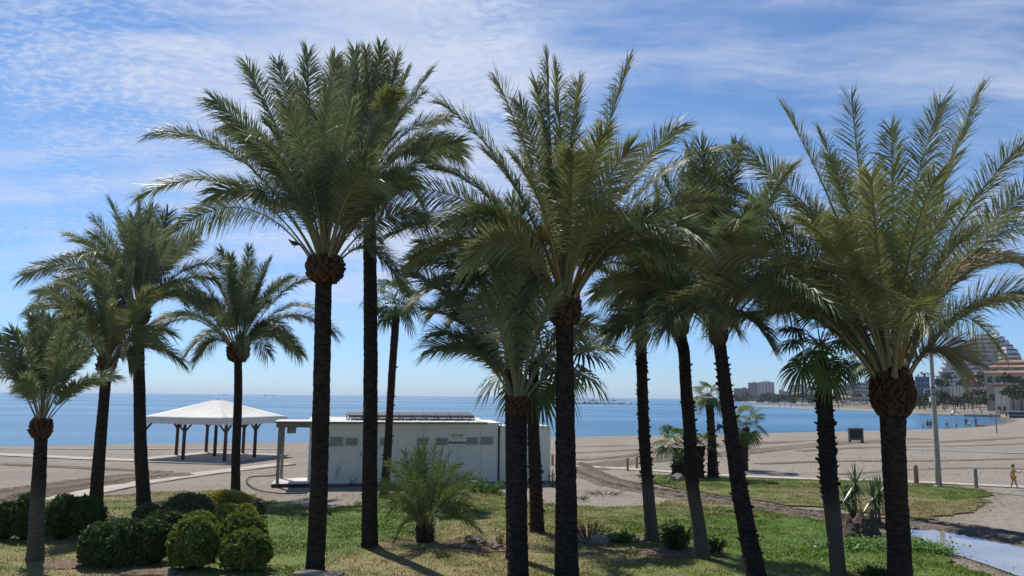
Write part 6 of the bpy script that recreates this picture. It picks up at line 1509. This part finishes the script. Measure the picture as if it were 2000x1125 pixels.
for (px, py, h_, rz, tp, bt, kw, lab) in (
    (1812, 831, 1.72, 20, 'blue', 'navy', {}, 'adult in blue, left one of the pair beside the lamp pole'),
    (1818, 831, 1.68, -30, 'navy', 'navy', {}, 'adult in dark clothes, right one of the pair beside the lamp pole'),
    (1803, 831, 1.05, 10, 'pink', 'navy', dict(child=True), 'small child left of the pair beside the lamp pole'),
    (1850, 832, 1.66, 60, 'pink', 'blackcloth', dict(hat='whitecloth'), 'bather with a pale hat and pink top standing by the water'),
    (1868, 829, .95, 0, None, 'navy', dict(child=True), 'small child between the pale hatted bather and the group at the right'),
    (1887, 826, 1.70, -40, 'blackcloth', 'blackcloth', {}, 'slim person in black standing left of the bending one'),
    (1893, 828, 1.35, 80, 'whitecloth', 'blackcloth', dict(lean=.16, crouch=.5), 'person in a white top bending down by the water'),
    (1906, 828, 1.78, 160, 'blue', 'blue', {}, 'broad person in blue standing beside the red towels'),
    (1935, 812, 1.7, 0, 'redcloth', 'navy', {}, 'person in a red top standing behind the thin beach stake'),
    (1953, 806, 1.7, 90, 'whitecloth', 'navy', {}, 'stroller in a white top, left one near the kiosk'),
    (1958, 806, 1.65, 70, 'blackcloth', 'blackcloth', {}, 'stroller in black, second from the left near the kiosk'),
    (1966, 812, 1.72, 20, 'navy', 'navy', {}, 'person in navy standing nearest to the dark kiosk')):
    B = G(px, py + 3); z = hz(B.x, B.y); person(lab, (B.x, B.y, max(z, -.42)), h_, R(rz), tp, bt, group='people on the beach', **kw)
B = G(1916, 829); t = thing('beach_towel', 'dark red towel bundle lying on the sand beside the person in blue', 'towel', (B.x, B.y, hz(B.x, B.y)), .2); MB().box((0, 0, .12), (1.7, .7, .22), taper=.7).build('towel', M['redcloth'], t); MB().box((-.9, 0, .16), (.5, .4, .3), taper=.6).build('bundle', M['blackcloth'], t)
B = G(1856, 833.5); t = thing('beach_towel', 'dark mat spread on the sand beside the bather with the pale hat', 'towel', (B.x, B.y, hz(B.x, B.y)), 0); MB().box((0, 0, .05), (2.2, .8, .07)).build('towel', M['blackcloth'], t)
for k in range(8):
    px = 1522 + k * 11 + rt.uniform(-3, 3); B = G(px, 795.5); 
    o, _ = person('tiny figure on the sand spit across the bay', (B.x, B.y, max(-.3, hz(B.x, B.y))), 1.7, rt.uniform(0, 6), rt.choice(['navy', 'redcloth', 'blackcloth']), 'navy', group='people on the far sand spit')
# little stuff: pebbles, weed and footprints' rims on the sand in front
V = []; T = []; gp_ = random.Random(12)
for k in range(700):
    x = gp_.uniform(-30, 40); y = gp_.uniform(19, 70); 
    P_ = np.array([[x, y]])
    V_ = None; s = gp_.uniform(.012, .035) * (1 + y / 60)
    o = len(V); z = -.03
    V += [(x - s, y, z), (x + s * .8, y - s * .6, z), (x + s * .3, y + s, z), (x, y, z + s * .9)]; T += [(o, o + 1, o + 3), (o + 1, o + 2, o + 3), (o + 2, o, o + 3)]
tag(link('gravel', npmesh('gravel', V, None, T), M['stone']), 'small pebbles and crumbs scattered over the sand', 'gravel', kind='stuff')

# ------------------------------------------------------------------ sea air
HAZE = 0.00008
hm = bpy.data.materials.new('sea_air'); hm.use_nodes = True; t = NT(hm.node_tree); hm.node_tree.nodes.clear()
v_ = t.n('ShaderNodeVolumePrincipled', ins={'Color': (0.78, 0.86, 1.0, 1), 'Density': HAZE, 'Anisotropy': 0.2}); t.n('ShaderNodeOutputMaterial', ins={'Volume': v_.outputs[0]})
o = MB().box((0, 0, 0), (1, 1, 1)).build('haze', hm); o.scale = (32000, 32000, 80); o.location = (0, 0, 25); tag(o, kind='stuff', label='thin pale sea air over the bay', cat='haze')
